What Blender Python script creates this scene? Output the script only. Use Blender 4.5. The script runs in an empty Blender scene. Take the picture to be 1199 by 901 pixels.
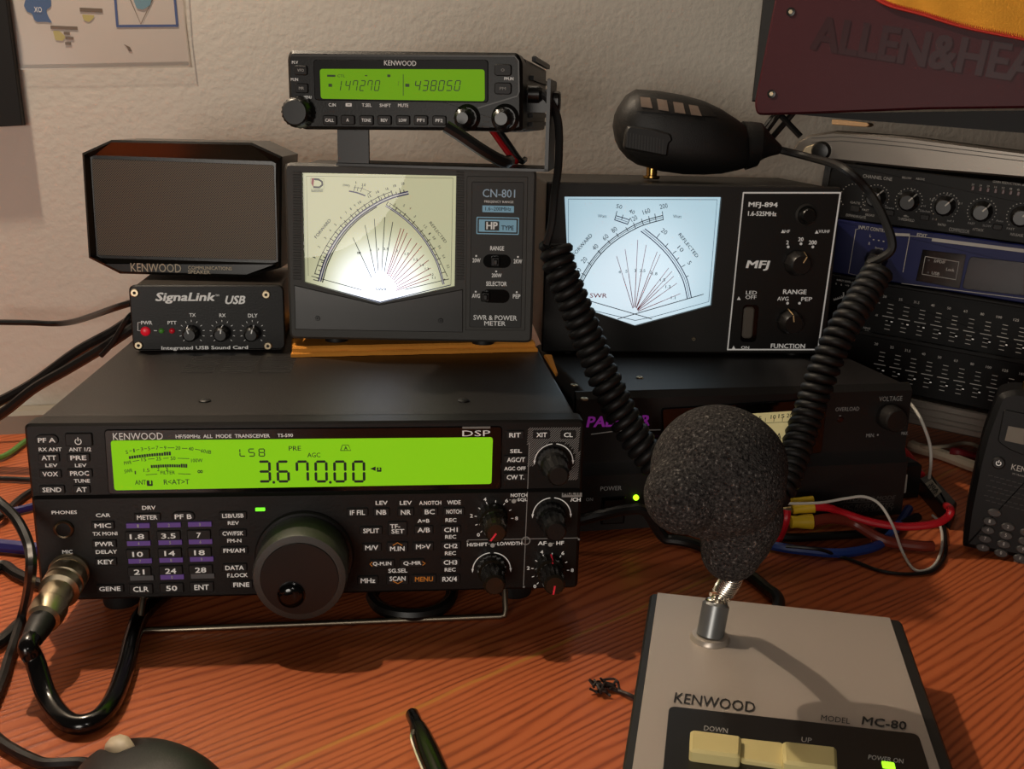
import bpy, bmesh, math, random
from mathutils import Matrix, Vector, Quaternion
random.seed(7)
SC = bpy.context.scene
COL = SC.collection
PI = math.pi
# ------------------------------------------------------------------ camera
IMW, IMH, FPX = 1199.0, 901.0, 1200.0
PITCH, ROLL = 0.255617, 0.023268
CAM = Vector((0, 0, 0.254636))
_F = Vector((0, math.cos(PITCH), -math.sin(PITCH)))
_R0 = Vector((1, 0, 0)); _U0 = _R0.cross(_F)
CR = _R0*math.cos(ROLL) + _U0*math.sin(ROLL)
CU = -_R0*math.sin(ROLL) + _U0*math.cos(ROLL)
def ray(px, py): return CR*((px-IMW/2)/FPX) - CU*((py-IMH/2)/FPX) + _F
def dk(px, py, h=0.0):                      # point on the level plane z = h
    d = ray(px, py); return CAM + d*((h-CAM.z)/d.z)
def pt(px, py, Y):                          # point on the upright plane y = Y
    d = ray(px, py); return CAM + d*(Y/d.y)
cd = bpy.data.cameras.new('camera'); cam = bpy.data.objects.new('camera', cd); COL.objects.link(cam)
cam.matrix_world = Matrix((( CR.x, CU.x, -_F.x, 0), (CR.y, CU.y, -_F.y, 0), (CR.z, CU.z, -_F.z, CAM.z), (0, 0, 0, 1)))
cd.sensor_width = 36.0; cd.lens = 36.0*FPX/IMW; cd.clip_start = 0.01
SC.camera = cam

# ------------------------------------------------------------------ materials
def lin(c):
    return tuple(((v/255)/12.92 if v/255 <= .04045 else ((v/255+.055)/1.055)**2.4) for v in c)
MATS = {}
def mat(name, c, rough=.5, metal=0, spec=.5, emit=0, ecol=None, bump=0, bscale=900, var=0, alpha=1):
    if name in MATS: return MATS[name]
    m = bpy.data.materials.new(name); m.use_nodes = True
    nt = m.node_tree; b = nt.nodes['Principled BSDF']
    col = (*lin(c), 1)
    b.inputs['Base Color'].default_value = col
    b.inputs['Roughness'].default_value = rough; b.inputs['Metallic'].default_value = metal
    b.inputs['Specular IOR Level'].default_value = spec
    if emit:
        b.inputs['Emission Color'].default_value = (*lin(ecol or c), 1); b.inputs['Emission Strength'].default_value = emit
    if bump or var:
        tc = nt.nodes.new('ShaderNodeTexCoord'); no = nt.nodes.new('ShaderNodeTexNoise')
        no.inputs['Scale'].default_value = bscale; no.inputs['Detail'].default_value = 3
        nt.links.new(tc.outputs['Object'], no.inputs['Vector'])
        if bump:
            bu = nt.nodes.new('ShaderNodeBump'); bu.inputs['Strength'].default_value = bump; bu.inputs['Distance'].default_value = .0006
            nt.links.new(no.outputs['Fac'], bu.inputs['Height']); nt.links.new(bu.outputs['Normal'], b.inputs['Normal'])
        if var:
            n2 = nt.nodes.new('ShaderNodeTexNoise'); n2.inputs['Scale'].default_value = 25; n2.inputs['Detail'].default_value = 5
            nt.links.new(tc.outputs['Object'], n2.inputs['Vector'])
            mx = nt.nodes.new('ShaderNodeMix'); mx.data_type = 'RGBA'
            mx.inputs['A'].default_value = tuple(v*(1-var) for v in col[:3])+(1,); mx.inputs['B'].default_value = tuple(min(1, v*(1+var)) for v in col[:3])+(1,)
            nt.links.new(n2.outputs['Fac'], mx.inputs['Factor']); nt.links.new(mx.outputs['Result'], b.inputs['Base Color'])
    MATS[name] = m; return m
BLK = mat('black_plastic', (16, 14, 12), .42, spec=.32, bump=.12)
CASE = mat('black_steel_case', (28, 25, 22), .42, bump=.25, bscale=1500, var=.15)
BTN = mat('button_black', (29, 27, 26), .5, spec=.35)
GLS = mat('gloss_black', (9, 9, 9), .12)
KNB = mat('knob_black', (22, 21, 20), .33)
RUB = mat('rubber_black', (20, 19, 18), .55)
CBL = mat('cable_black', (19, 18, 17), .4)
WHT = mat('print_white_glow', (225, 221, 214), .6, emit=.2)  # emission added so white print reads brighter than the lamps light it
GRY = mat('print_grey_glow', (140, 137, 132), .6, emit=.08)  # weak added emission brightens the grey print
DIM = mat('print_dim_glow', (170, 165, 157), .6, emit=.1)  # dimmer print, also lifted by a little added emission
CHR = mat('chrome', (225, 218, 206), .22, 1)
NIK = mat('nickel', (205, 188, 158), .38, 1)
BRS = mat('brass', (190, 150, 85), .25, 1)
RED = mat('red_plastic', (185, 22, 30), .35)
LCDG = mat('lcd_green', (125, 190, 25), .6, spec=.1, emit=.62, ecol=(128, 196, 22))
LCDD = mat('lcd_segment', (14, 24, 6), .5)
ORG = mat('print_orange', (225, 140, 45), .6, emit=.05)  # slight added glow in the ink, not a lamp
PUR = mat('print_purple', (112, 80, 165), .6, emit=.05)  # ink with a slight added glow of its own
GRN = mat('led_green', (110, 230, 40), .4, emit=1.2)
DARKHOLE = mat('socket_dark', (6, 6, 6), .7)

# ------------------------------------------------------------------ mesh building
_TXT = {}
def text_mesh(s, bold):
    k = (s, bold)
    if k in _TXT: return _TXT[k]
    cu = bpy.data.curves.new('t', 'FONT'); cu.body = s; cu.resolution_u = 2; cu.size = 1
    ob = bpy.data.objects.new('t', cu); me = bpy.data.meshes.new_from_object(ob)
    vs = [(v.co.x, v.co.y) for v in me.vertices]; fs = [tuple(p.vertices) for p in me.polygons]
    bpy.data.objects.remove(ob); bpy.data.curves.remove(cu); bpy.data.meshes.remove(me)
    if not vs: vs = [(0, 0)]
    bb = bold*1.5
    offs = [(-bb, -bb*.6), (bb, bb*.6), (-bb, bb*.6), (bb, -bb*.6)] if bold >= .01 else ([(-bb, 0), (bb, 0)] if bold > .0025 else [(0, 0)])
    n0 = len(vs); fs = [tuple(i+q*n0 for i in f) for q in range(len(offs)) for f in fs]; vs = [(x+a, y+b) for a, b in offs for x, y in vs]
    x0 = min(v[0] for v in vs); x1 = max(v[0] for v in vs); y0 = min(v[1] for v in vs); y1 = max(v[1] for v in vs)
    _TXT[k] = ([(((v[0]-x0)/max(1e-6, x1-x0)-.5, (v[1]-y0)/max(1e-6, y1-y0)-.5), 5e-5*(i//n0)) for i, v in enumerate(vs)], fs); return _TXT[k]
def rrect(u0, u1, v0, v1, r, n=4):
    r = min(r, (u1-u0)/2*.98, (v1-v0)/2*.98); o = []
    for cx, cy, a in ((u1-r, v1-r, 0), (u0+r, v1-r, 90), (u0+r, v0+r, 180), (u1-r, v0+r, 270)):
        for k in range(n+1):
            t = math.radians(a+90*k/n); o.append((cx+r*math.cos(t), cy+r*math.sin(t)))
    return o
def area(p): return sum(p[i-1][0]*p[i][1]-p[i][0]*p[i-1][1] for i in range(len(p)))/2
def inset(p, d):
    n = len(p); o = []
    for i in range(n):
        a, b, c = Vector(p[i-1]), Vector(p[i]), Vector(p[(i+1) % n])
        e1 = (b-a); e2 = (c-b)
        if e1.length < 1e-9 or e2.length < 1e-9: o.append(tuple(b)); continue
        e1.normalize(); e2.normalize(); n1 = Vector((-e1.y, e1.x)); n2 = Vector((-e2.y, e2.x))
        m = n1+n2; k = max(.35, 1+n1.dot(n2)); o.append(tuple(b+m*(d/k)))
    return o
def rpoly(p, r, n=4):                        # round the corners of a polygon
    o = []
    for i in range(len(p)):
        a, b, c = Vector(p[i-1]), Vector(p[i]), Vector(p[(i+1) % len(p)])
        d1 = (a-b); d2 = (c-b); q = min(r, d1.length*.45, d2.length*.45)
        s = b+d1.normalized()*q; e = b+d2.normalized()*q
        for k in range(n+1):
            t = k/n; o.append(tuple(s*(1-t)**2+b*2*t*(1-t)+e*t*t))
    return o
def smooth(pts, n=8, closed=False):
    P = [Vector(p) for p in pts]; o = []; L = len(P)
    for i in range(L if closed else L-1):
        g = (lambda k: P[k % L]) if closed else (lambda k: P[max(0, min(L-1, k))])
        a, b, c, d = g(i-1), g(i), g(i+1), g(i+2)
        for k in range(n):
            t = k/n; o.append(.5*((2*b)+(c-a)*t+(2*a-5*b+4*c-d)*t*t+(3*b-a-3*c+d)*t**3))
    if not closed: o.append(P[-1])
    return o
class MB:
    def __init__(s, M=None): s.v = []; s.f = []; s.mi = []; s.mats = []; s.M = M or Matrix.Identity(4)
    def add(s, vs, fs, m):
        if m not in s.mats: s.mats.append(m)
        k = s.mats.index(m); b = len(s.v)
        s.v += [s.M @ Vector(v) for v in vs]
        for f in fs: s.f.append(tuple(b+i for i in f)); s.mi.append(k)
        return s
    def prism(s, p, w0, w1, m, ch=0, back=True):
        if area(p) < 0: p = p[::-1]
        n = len(p); rings = [[(x, y, w0) for x, y in p]]
        if ch: rings += [[(x, y, w1-ch) for x, y in p], [(x, y, w1) for x, y in inset(p, ch)]]
        else: rings += [[(x, y, w1) for x, y in p]]
        vs = [q for r in rings for q in r]; fs = []
        for r in range(len(rings)-1):
            for i in range(n):
                j = (i+1) % n; fs.append((r*n+i, r*n+j, (r+1)*n+j, (r+1)*n+i))
        t = (len(rings)-1)*n; fs.append(tuple(range(t, t+n)))
        if back: fs.append(tuple(range(n-1, -1, -1)))
        return s.add(vs, fs, m)
    def flat(s, p, w, m):
        if area(p) < 0: p = p[::-1]
        return s.add([(x, y, w) for x, y in p], [tuple(range(len(p)))], m)
    def box(s, x0, x1, y0, y1, z0, z1, m, ch=0): return s.prism([(x0, y0), (x1, y0), (x1, y1), (x0, y1)], z0, z1, m, ch)
    def lathe(s, prof, c, m, n=32, knurl=0, kn=0, kmin=0):
        vs = []; fs = []
        for j, (r, w) in enumerate(prof):
            for i in range(n):
                a = 2*PI*i/n; rr = r*(1-knurl*(i % 2)) if knurl and r > kmin else r
                vs.append((c[0]+rr*math.cos(a), c[1]+rr*math.sin(a), w))
        for j in range(len(prof)-1):
            for i in range(n):
                k = (i+1) % n; fs.append((j*n+i, j*n+k, (j+1)*n+k, (j+1)*n+i))
        t = (len(prof)-1)*n; fs.append(tuple(range(t, t+n))); fs.append(tuple(range(n-1, -1, -1)))
        return s.add(vs, fs, m)
    def tube(s, pts, r, m, n=8, closed=False):
        P = [Vector(p) for p in pts]; L = len(P); rs = r if isinstance(r, (list, tuple)) else [r]*L
        T = []
        for i in range(L):
            a = P[i-1] if (i > 0 or closed) else P[0]; b = P[(i+1) % L] if (i < L-1 or closed) else P[-1]
            T.append((b-a).normalized())
        up = Vector((0, 0, 1)) if abs(T[0].z) < .9 else Vector((1, 0, 0))
        N = (up - T[0]*up.dot(T[0])).normalized(); vs = []; fs = []
        for i in range(L):
            if i: 
                q = T[i-1].rotation_difference(T[i]); N = q @ N; N = (N-T[i]*N.dot(T[i])).normalized()
            B = T[i].cross(N)
            for k in range(n):
                a = 2*PI*k/n; vs.append(P[i]+(N*math.cos(a)+B*math.sin(a))*rs[i])
        for i in range(L if closed else L-1):
            j = (i+1) % L
            for k in range(n):
                q = (k+1) % n; fs.append((i*n+k, i*n+q, j*n+q, j*n+k))
        if not closed: fs.append(tuple(range(n-1, -1, -1))); fs.append(tuple(range((L-1)*n, L*n)))
        return s.add(vs, fs, m)
    def stroke(s, pts, wd, w, m):
        P = [Vector(p) for p in pts]; vs = []; fs = []
        for i, p in enumerate(P):
            t = (P[min(i+1, len(P)-1)]-P[max(i-1, 0)]).normalized(); nn = Vector((-t.y, t.x))*wd/2
            vs += [(p.x+nn.x, p.y+nn.y, w), (p.x-nn.x, p.y-nn.y, w)]
        for i in range(len(P)-1): fs.append((2*i, 2*i+1, 2*i+3, 2*i+2))
        return s.add(vs, fs, m)
    def build(s, name, parent=None, sharp=35):
        me = bpy.data.meshes.new(name); me.from_pydata([tuple(v) for v in s.v], [], s.f)
        for m in s.mats: me.materials.append(m)
        me.polygons.foreach_set('material_index', s.mi)
        me.polygons.foreach_set('use_smooth', [True]*len(me.polygons)); me.update()
        me.set_sharp_from_angle(angle=math.radians(sharp))
        o = bpy.data.objects.new(name, me); COL.objects.link(o); o.parent = parent
        return o
def tag(o, label, cat, group=None, kind=None):
    o['label'] = label
    if cat: o['category'] = cat
    if group: o['group'] = group
    if kind: o['kind'] = kind
    return o
FRONT = Matrix(((1, 0, 0, 0), (0, 0, -1, 0), (0, 1, 0, 0), (0, 0, 0, 1)))   # (u, v, out) -> (x, -y, z)
TOP = Matrix.Identity(4)
class Thing:
    def __init__(s, name, label, cat, M, group=None):
        s.o = bpy.data.objects.new(name, None); s.o.empty_display_size = .01; COL.objects.link(s.o); s.o.matrix_world = M; s.M = M
        tag(s.o, label, cat, group)
def zframe(P, yaw): return Matrix.Translation(P) @ Matrix.Rotation(yaw, 4, 'Z')
class Panel:
    """a face of a thing: local u, v and outward w"""
    def __init__(s, th, L): s.th = th; s.L = L; s.I = (th.M @ L).inverted()
    def uv(s, px, py, w=0):
        o = s.I @ CAM; d = s.I.to_3x3() @ ray(px, py); t = (w-o.z)/d.z; return (o.x+d.x*t, o.y+d.y*t)
    def up(s, P, w=0): return [s.uv(x, y, w) for x, y in P]
    def mb(s): return MB(s.L)
    def size(s, px, py, w, h):
        a = s.uv(px-w/2, py); b = s.uv(px+w/2, py); c = s.uv(px, py-h/2); d = s.uv(px, py+h/2)
        return abs(b[0]-a[0]), abs(c[1]-d[1])
    def text(s, m, t, px, py, w, h, mt, z=.0003, bold=.012, rot=None, shear=0):
        vs, fs = text_mesh(t, bold)
        cu, cv = s.uv(px, py, z); tw, thh = s.size(px, py, w, h)
        if rot is not None:                                   # rot: picture angle of the base line, w and h along and across it
            a = math.radians(rot); e = s.uv(px+math.cos(a)*w/2, py+math.sin(a)*w/2, z); g = s.uv(px+math.sin(a)*h/2, py-math.cos(a)*h/2, z)
            X = Vector((e[0]-cu, e[1]-cv))*2; Y = Vector((g[0]-cu, g[1]-cv))*2
            m.add([(cu+(x+y*shear*h/w)*X.x+y*Y.x, cv+(x+y*shear*h/w)*X.y+y*Y.y, z+dz) for (x, y), dz in vs], fs, mt)
        else: m.add([(cu+x*tw+y*thh*shear, cv+y*thh, z+dz) for (x, y), dz in vs], fs, mt)
    def line(s, m, P, wpx, mt, z=.0003, sm=0):
        Q = [Vector((*p, 0)) for p in P]
        if sm: Q = smooth(Q, sm)
        k = s.size(P[0][0], P[0][1], wpx, wpx); m.stroke([s.uv(p.x, p.y, z) for p in Q], (k[0]+k[1])/2, z, mt)
    def rect(s, px, py, w, h, z=0):
        cu, cv = s.uv(px, py, z); a, b = s.size(px, py, w, h); return cu-a/2, cu+a/2, cv-b/2, cv+b/2
def crop(x0, y0, k): return lambda X, Y: (x0+X/k, y0+Y/k)
def button(pan, name, px, py, w, h, parent, txt=None, tw=0, thh=0, mt=None, top=.0012, r=.0006, bm=None, tm=None, w0=-.0005, lines=None):
    m = pan.mb(); m.prism(rrect(*pan.rect(px, py, w, h, top), r, 3), w0, top, bm or BTN, min(.0004, top*.3))
    if txt: pan.text(m, txt, px, py, tw, thh, tm or WHT, top+.0002)
    for (t, x, y, a, b) in (lines or []): pan.text(m, t, x, y, a, b, tm or WHT, top+.0002)
    return m.build(name, parent)
def knob(pan, name, px, py, r, depth, parent, bm=None, n=36, knurl=.06, r1=None, pointer=None, pm=None, w0=0, ch=.0012, parent_w=0, pw=.0009, pin=.25):
    m = pan.mb(); c = pan.uv(px, py); r1 = r1 or r*.9
    m.lathe([(r, w0-.0002), (r, w0+depth*.12), (r1, w0+depth-ch), (r1-ch, w0+depth)], c, bm or KNB, n, knurl, kmin=r1-ch*.5)
    if pointer is not None:
        a = math.radians(pointer); d = Vector((math.cos(a), math.sin(a))); q = Vector((-d.y, d.x))*pw/2; C = Vector(c)
        p = [C+d*r1*pin-q, C+d*(r1-ch*.7)-q, C+d*(r1-ch*.7)+q, C+d*r1*pin+q]
        m.flat([tuple(x) for x in p], w0+depth+.0002, pm or WHT)
        e0 = C+d*(r1-ch*.3); e1 = C+d*(r+.0001)
        m.add([(*(e0-q), w0+depth-ch*.6), (*(e1-q), w0+depth*.1), (*(e1+q), w0+depth*.1), (*(e0+q), w0+depth-ch*.6)], [(0, 1, 2, 3)], pm or WHT)
    return m.build(name, parent)
SEG = {'0': 'abcdef', '1': 'bc', '2': 'abged', '3': 'abgcd', '4': 'fgbc', '5': 'afgcd', '6': 'afgedc', '7': 'fabc', '8': 'abcdefg', 'L': 'fed', 'S': 'afgcd', 'B': 'abcdefg'}
def seg7(pan, m, ch, px, py, w, h, mt, z=.0004, slant=0, t=.15):
    cu, cv = pan.uv(px, py, z); W, H = pan.size(px, py, w, h); g = .02
    def bar(ax, ay, bx, by):
        d = Vector((bx-ax, (by-ay)*H/W)); d.normalize(); n = Vector((-d.y, d.x))*t/2; d = d*t/2
        A = Vector((ax, ay*H/W)); B = Vector((bx, by*H/W)); q = [A+d*.3, A+d+n, B-d+n, B-d*.3, B-d-n, A+d-n]
        m.flat([(cu+(p.x-.5)*W+(p.y*W/H-.5)*H*slant, cv+(p.y*W-.5*H)) for p in q], z, mt)
    k = t/2; kv = k*W/H
    S = {'a': (k, 1-kv, 1-k, 1-kv), 'd': (k, kv, 1-k, kv), 'g': (k, .5, 1-k, .5), 'f': (k, .5, k, 1-kv), 'e': (k, kv, k, .5), 'b': (1-k, .5, 1-k, 1-kv), 'c': (1-k, kv, 1-k, .5)}
    for c in SEG[ch]: bar(*S[c])
def screw(pan, px, py, r, parent, mt=None, name='screw'):
    m = pan.mb(); c = pan.uv(px, py)
    m.lathe([(r, -.0002), (r, .0006), (r*.8, .001)], c, mt or NIK, 16); m.flat([(c[0]+r*.4*math.cos(k*PI/3), c[1]+r*.4*math.sin(k*PI/3)) for k in range(6)], .0011, DARKHOLE)
    return m.build(name, parent)
def lift(S, r):                              # keep a lead on top of the desk
    for p in S: p.z = max(p.z, r+.0003)
    return S
def merge(dst, src):                         # print the lettering into the panel's own mesh
    bm = bmesh.new(); bm.from_mesh(dst.data); nf = len(bm.faces); nm = len(dst.data.materials)
    bm.from_mesh(src.data); bm.faces.ensure_lookup_table()
    for i in range(nf, len(bm.faces)): bm.faces[i].material_index += nm
    for mt in src.data.materials: dst.data.materials.append(mt)
    bm.to_mesh(dst.data); bm.free(); bpy.data.objects.remove(src)
def cable(name, label, pts, r, mt, n=8, cat='cable', group=None, sub=8):
    m = MB(); m.tube(lift(smooth(pts, sub), r), r, mt, n); o = m.build(name); return tag(o, label, cat, group)
# ------------------------------------------------------------------ the setting
def wood():
    m = bpy.data.materials.new('pine_desk'); m.use_nodes = True; nt = m.node_tree; N = nt.nodes; L = nt.links; b = N['Principled BSDF']
    tc = N.new('ShaderNodeTexCoord'); mp = N.new('ShaderNodeMapping'); mp.vector_type = 'POINT'
    mp.inputs['Rotation'].default_value = (0, 0, math.radians(-42)); L.new(tc.outputs['Object'], mp.inputs['Vector'])
    st = N.new('ShaderNodeVectorMath'); st.operation = 'MULTIPLY'; st.inputs[1].default_value = (1.5, 8, 1); L.new(mp.outputs['Vector'], st.inputs[0])
    n1 = N.new('ShaderNodeTexNoise'); n1.inputs['Scale'].default_value = 1.6; n1.inputs['Detail'].default_value = 2.5; L.new(st.outputs[0], n1.inputs['Vector'])
    sx = N.new('ShaderNodeSeparateXYZ'); L.new(mp.outputs['Vector'], sx.inputs[0])
    def mth(op, a, bb):
        q = N.new('ShaderNodeMath'); q.operation = op
        for i, v in enumerate((a, bb)):
            if v is None: continue
            if isinstance(v, (int, float)): q.inputs[i].default_value = v
            else: L.new(v, q.inputs[i])
        return q.outputs[0]
    ph = mth('ADD', mth('MULTIPLY', sx.outputs['Y'], 1250.), mth('MULTIPLY', n1.outputs['Fac'], 85.))
    wv = mth('ADD', mth('MULTIPLY', mth('SINE', ph, None), .5), .5)
    fn = N.new('ShaderNodeTexNoise'); fn.inputs['Scale'].default_value = 9; fn.inputs['Detail'].default_value = 5
    s2 = N.new('ShaderNodeVectorMath'); s2.operation = 'MULTIPLY'; s2.inputs[1].default_value = (3, 55, 1); L.new(mp.outputs['Vector'], s2.inputs[0]); L.new(s2.outputs[0], fn.inputs['Vector'])
    w2 = mth('MULTIPLY', mth('POWER', wv, 2.4), mth('ADD', mth('MULTIPLY', fn.outputs['Fac'], 1.9), -.25))
    cr = N.new('ShaderNodeValToRGB'); e = cr.color_ramp.elements
    e[0].position = 0; e[0].color = (*lin((198, 106, 62)), 1); e[1].position = .85; e[1].color = (*lin((146, 69, 39)), 1)
    q = cr.color_ramp.elements.new(.35); q.color = (*lin((184, 92, 51)), 1); L.new(w2, cr.inputs[0])
    # pale glue seam between two boards
    wob = N.new('ShaderNodeTexNoise'); wob.inputs['Scale'].default_value = 30; L.new(mp.outputs['Vector'], wob.inputs['Vector'])
    dist = mth('ABSOLUTE', mth('ADD', mth('SUBTRACT', sx.outputs['Y'], SEAM), mth('MULTIPLY', mth('SUBTRACT', wob.outputs['Fac'], .5), .004)), None)
    mr = N.new('ShaderNodeMapRange'); mr.inputs['From Min'].default_value = .0006; mr.inputs['From Max'].default_value = .0017; mr.inputs['To Min'].default_value = .75; mr.inputs['To Max'].default_value = 0; L.new(dist, mr.inputs['Value'])
    mx = N.new('ShaderNodeMix'); mx.data_type = 'RGBA'; mx.inputs['B'].default_value = (*lin((205, 140, 65)), 1)
    L.new(mr.outputs[0], mx.inputs['Factor']); L.new(cr.outputs['Color'], mx.inputs['A']); L.new(mx.outputs['Result'], b.inputs['Base Color'])
    b.inputs['Roughness'].default_value = .38; b.inputs['Specular IOR Level'].default_value = .35
    bu = N.new('ShaderNodeBump'); bu.inputs['Strength'].default_value = .25; bu.inputs['Distance'].default_value = .0006; L.new(w2, bu.inputs['Height']); L.new(bu.outputs['Normal'], b.inputs['Normal'])
    return m
_a = dk(380, 875); _b = dk(760, 709); SEAM = None
def rotY(p): a = math.radians(-42); return p.x*math.sin(a)+p.y*math.cos(a)
SEAM = (rotY(_a)+rotY(_b))/2
def plaster():
    m = mat('plaster_wall', (232, 225, 213), .85); nt = m.node_tree; N = nt.nodes; L = nt.links; b = N['Principled BSDF']
    tc = N.new('ShaderNodeTexCoord'); n = N.new('ShaderNodeTexNoise'); n.inputs['Scale'].default_value = 190; n.inputs['Detail'].default_value = 4; L.new(tc.outputs['Object'], n.inputs['Vector'])
    v = N.new('ShaderNodeTexNoise'); v.inputs['Scale'].default_value = 14; v.inputs['Detail'].default_value = 2; L.new(tc.outputs['Object'], v.inputs['Vector'])
    mx = N.new('ShaderNodeMath'); mx.operation = 'ADD'; L.new(n.outputs['Fac'], mx.inputs[0]); L.new(v.outputs['Fac'], mx.inputs[1])
    bu = N.new('ShaderNodeBump'); bu.inputs['Strength'].default_value = .22; bu.inputs['Distance'].default_value = .0016; L.new(mx.outputs[0], bu.inputs['Height']); L.new(bu.outputs['Normal'], b.inputs['Normal'])
    return m
WYAW = math.radians(14); WP = Vector((-.41, .80, 0))
def wl(px, py, off=0.0):                     # point on the wall (off = distance in front of it)
    n = Vector((math.sin(WYAW), -math.cos(WYAW), 0)); d = ray(px, py); return CAM + d*(((WP-CAM).dot(n)+off)/d.dot(n))
wm = MB(zframe(WP, WYAW)); wm.box(-1.2, 2.4, 0, .1, -.75, 1.9, plaster()); w = wm.build('wall_back'); tag(w, 'cream rough plaster wall behind the desk', None, kind='structure')
dm = MB(); PINE = wood()
p1 = WP+Vector((math.cos(WYAW), math.sin(WYAW), 0))*-.9; p2 = WP+Vector((math.cos(WYAW), math.sin(WYAW), 0))*1.6
dm.prism([(-1.2, -.05), (1.1, -.05), (p2.x, p2.y-.001), (p1.x, p1.y-.001)], -.03, 0, PINE, .001)
desk = Thing('desk', 'varnished orange pine desk board under all the radio equipment', 'desk', Matrix.Identity(4))
dm.build('desktop', desk.o)
lm = mat('desk_leg_pine', (170, 85, 45), .5)
for lx, ly in ((-.85, .0), (.95, .0), (-.85, .6), (.95, .9)):
    m = MB(); m.box(lx-.03, lx+.03, ly-.03, ly+.03, -.75, -.03, lm, .002); m.build('leg', desk.o)
fm = MB(); fm.box(-2, 2.5, -1, 2, -.77, -.75, mat('floor_boards', (120, 95, 75), .6)); tag(fm.build('floor'), 'dark floor under the desk', None, kind='structure')
# grey cable duct at the foot of the wall, by the left edge
tm = MB(zframe(WP, WYAW)); tm.box(-.5, .22, -.022, -.0005, .0, .018, mat('duct_grey', (150, 142, 128), .6), .003); tag(tm.build('trim_1'), 'grey skirting strip where the wall meets the desk', None, kind='structure')

# ------------------------------------------------------------------ base station transceiver
RY = 0.10690; G = .016
RO = Vector((-.23145, .46458, 0)); RH = .0922
tr = Thing('transceiver', 'large black base station transceiver with long green display on the wooden desk', 'radio', zframe(RO, RY))
TP = Panel(tr, FRONT)
RT = G+RH
m = MB()
m.M = Matrix(((1, 0, 0, 0), (0, 0, -1, 0), (0, 1, 0, 0), (0, 0, 0, 1)))
case = MB(FRONT); case.prism(rpoly([(.003, G+.004), (.267, G+.004), (.267, RT), (.003, RT)], .002), -.28, -.012, CASE, 0)
case.M = TOP
SLOT = mat('slot_black', (10, 9, 9), .8)
for i in range(3):
    for k in range(9):
        a = .052+i*.022; case.box(a, a+.018, .100+k*.0048, .1022+k*.0048, RT-.0005, RT+.00015, SLOT)
case.build('case', tr.o)
m = MB(FRONT); yl = TP.uv(28, 579)[1]; yr = TP.uv(684, 573)[1]; ym = (yl+yr)/2
m.prism(rpoly([(0, G), (.27, G), (.27, RT), (0, RT)], .003), -.0125, 0, BLK, .0012)
m.prism(rpoly([(.0004, G+.0006), (.2696, G+.0006), (.2696, ym), (.0004, ym)], .0025), -.002, .0016, BLK, .0015)
m.build('front_panel', tr.o)
A = crop(20, 480, 3.526); B = crop(340, 480, 3.426)
LO = .0016
def spx(c, k, lst, m, mt, z, bold=.012, pan=None):
    for t, X, Y, W, H in lst: (pan or TP).text(m, t, *c(X, Y), W/k, H/k, mt, z, bold)
# display
m = TP.mb(); fr = TP.up([(122, 503), (588, 499), (587, 573), (127, 579)]); m.prism(rpoly(fr, .002), -.001, .0007, GLS, .0005); disp = m.build('display_bezel', tr.o)
m = TP.mb(); m.prism(rpoly(TP.up([(129.5, 516.5), (577, 512.5), (575.5, 567), (134, 574.5)], .0012), .0014), .0006, .0012, LCDG)
Z = .0014
for ch, X in (('3', 309.5), ('6', 331.5), ('7', 354), ('0', 376), ('0', 398), ('0', 420)): seg7(TP, m, ch, X, 552.5, 15.5, 26, LCDD, Z, .0, .2)
for X in (321, 387): m.flat(rrect(*TP.rect(X, 564, 3, 3), .0004), Z, LCDD)
D = crop(130, 490, 5.213)
for ch, X in (('L', 803), ('S', 858), ('B', 920)): seg7(TP, m, ch, *D(X, 210), 7.5, 9.5, LCDD, Z, 0, .16)
spx(D, 5.213, [('PRE', 1122, 184, 74, 28), ('ANT', 180, 392, 68, 28), ('R<AT>T', 400, 389, 156, 30), ('FILTER', 346, 332, 88, 20), ('100W', 524, 258, 70, 22), ('1', 148, 332, 8, 20), ('1.5', 216, 318, 36, 22), ('2', 288, 312, 14, 22), ('3', 340, 312, 14, 22), ('15', 200, 252, 30, 22), ('25', 290, 247, 30, 22), ('50', 378, 245, 30, 22)], m, LCDD, Z, .005)
for t, X, Y, W, r in (('S', 96, 207, 14, -12), ('1', 140, 197, 8, -8), ('3', 188, 189, 14, -8), ('5', 232, 185, 14, -5), ('7', 281, 181, 14, -3), ('9', 330, 181, 14, 0), ('20', 408, 182, 30, 3), ('40', 488, 187, 30, 5), ('60dB', 580, 203, 64, 10), ('PWR', 102, 272, 46, -10), ('SWR', 106, 322, 50, -10)):
    TP.text(m, t, *D(X, Y), W/5.213, 22/5.213, LCDD, Z, .005, rot=r)
for P in (((112, 200), (126, 198)), ((152, 194), (172, 191)), ((202, 187), (218, 186)), ((246, 184), (266, 182)), ((296, 181), (316, 181)), ((345, 181), (388, 181)), ((432, 184), (466, 185)), ((512, 189), (546, 195)), ((132, 264), (172, 257)), ((224, 250), (266, 247)), ((318, 245), (352, 244)), ((406, 245), (478, 247)), ((212, 346), (282, 341)), ((410, 339), (486, 342))):
    TP.line(m, [D(*p) for p in P], .7, LCDD, Z)
def bars(a, b, n, hh):
    for i in range(n):
        t = (i+.5)/n; X = a[0]+(b[0]-a[0])*t; Y = a[1]+(b[1]-a[1])*t - math.sin(t*PI)*4
        h = hh*(1.25 if i >= n-3 else 1); x, y = D(X, Y-(h-hh)/2); m.flat(rrect(*TP.rect(x, y, (b[0]-a[0])/n/5.213*.82, h/5.213), .0001), Z, LCDD)
bars((112, 236), (370, 212), 17, 18); bars((246, 290), (470, 288), 16, 18)
m.flat(rrect(*TP.rect(*D(240, 391), 7, 6.5), .0004), Z, LCDD); TP.text(m, '1', *D(240, 391), 1.6, 4.2, LCDG, Z+.0002)
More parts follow.
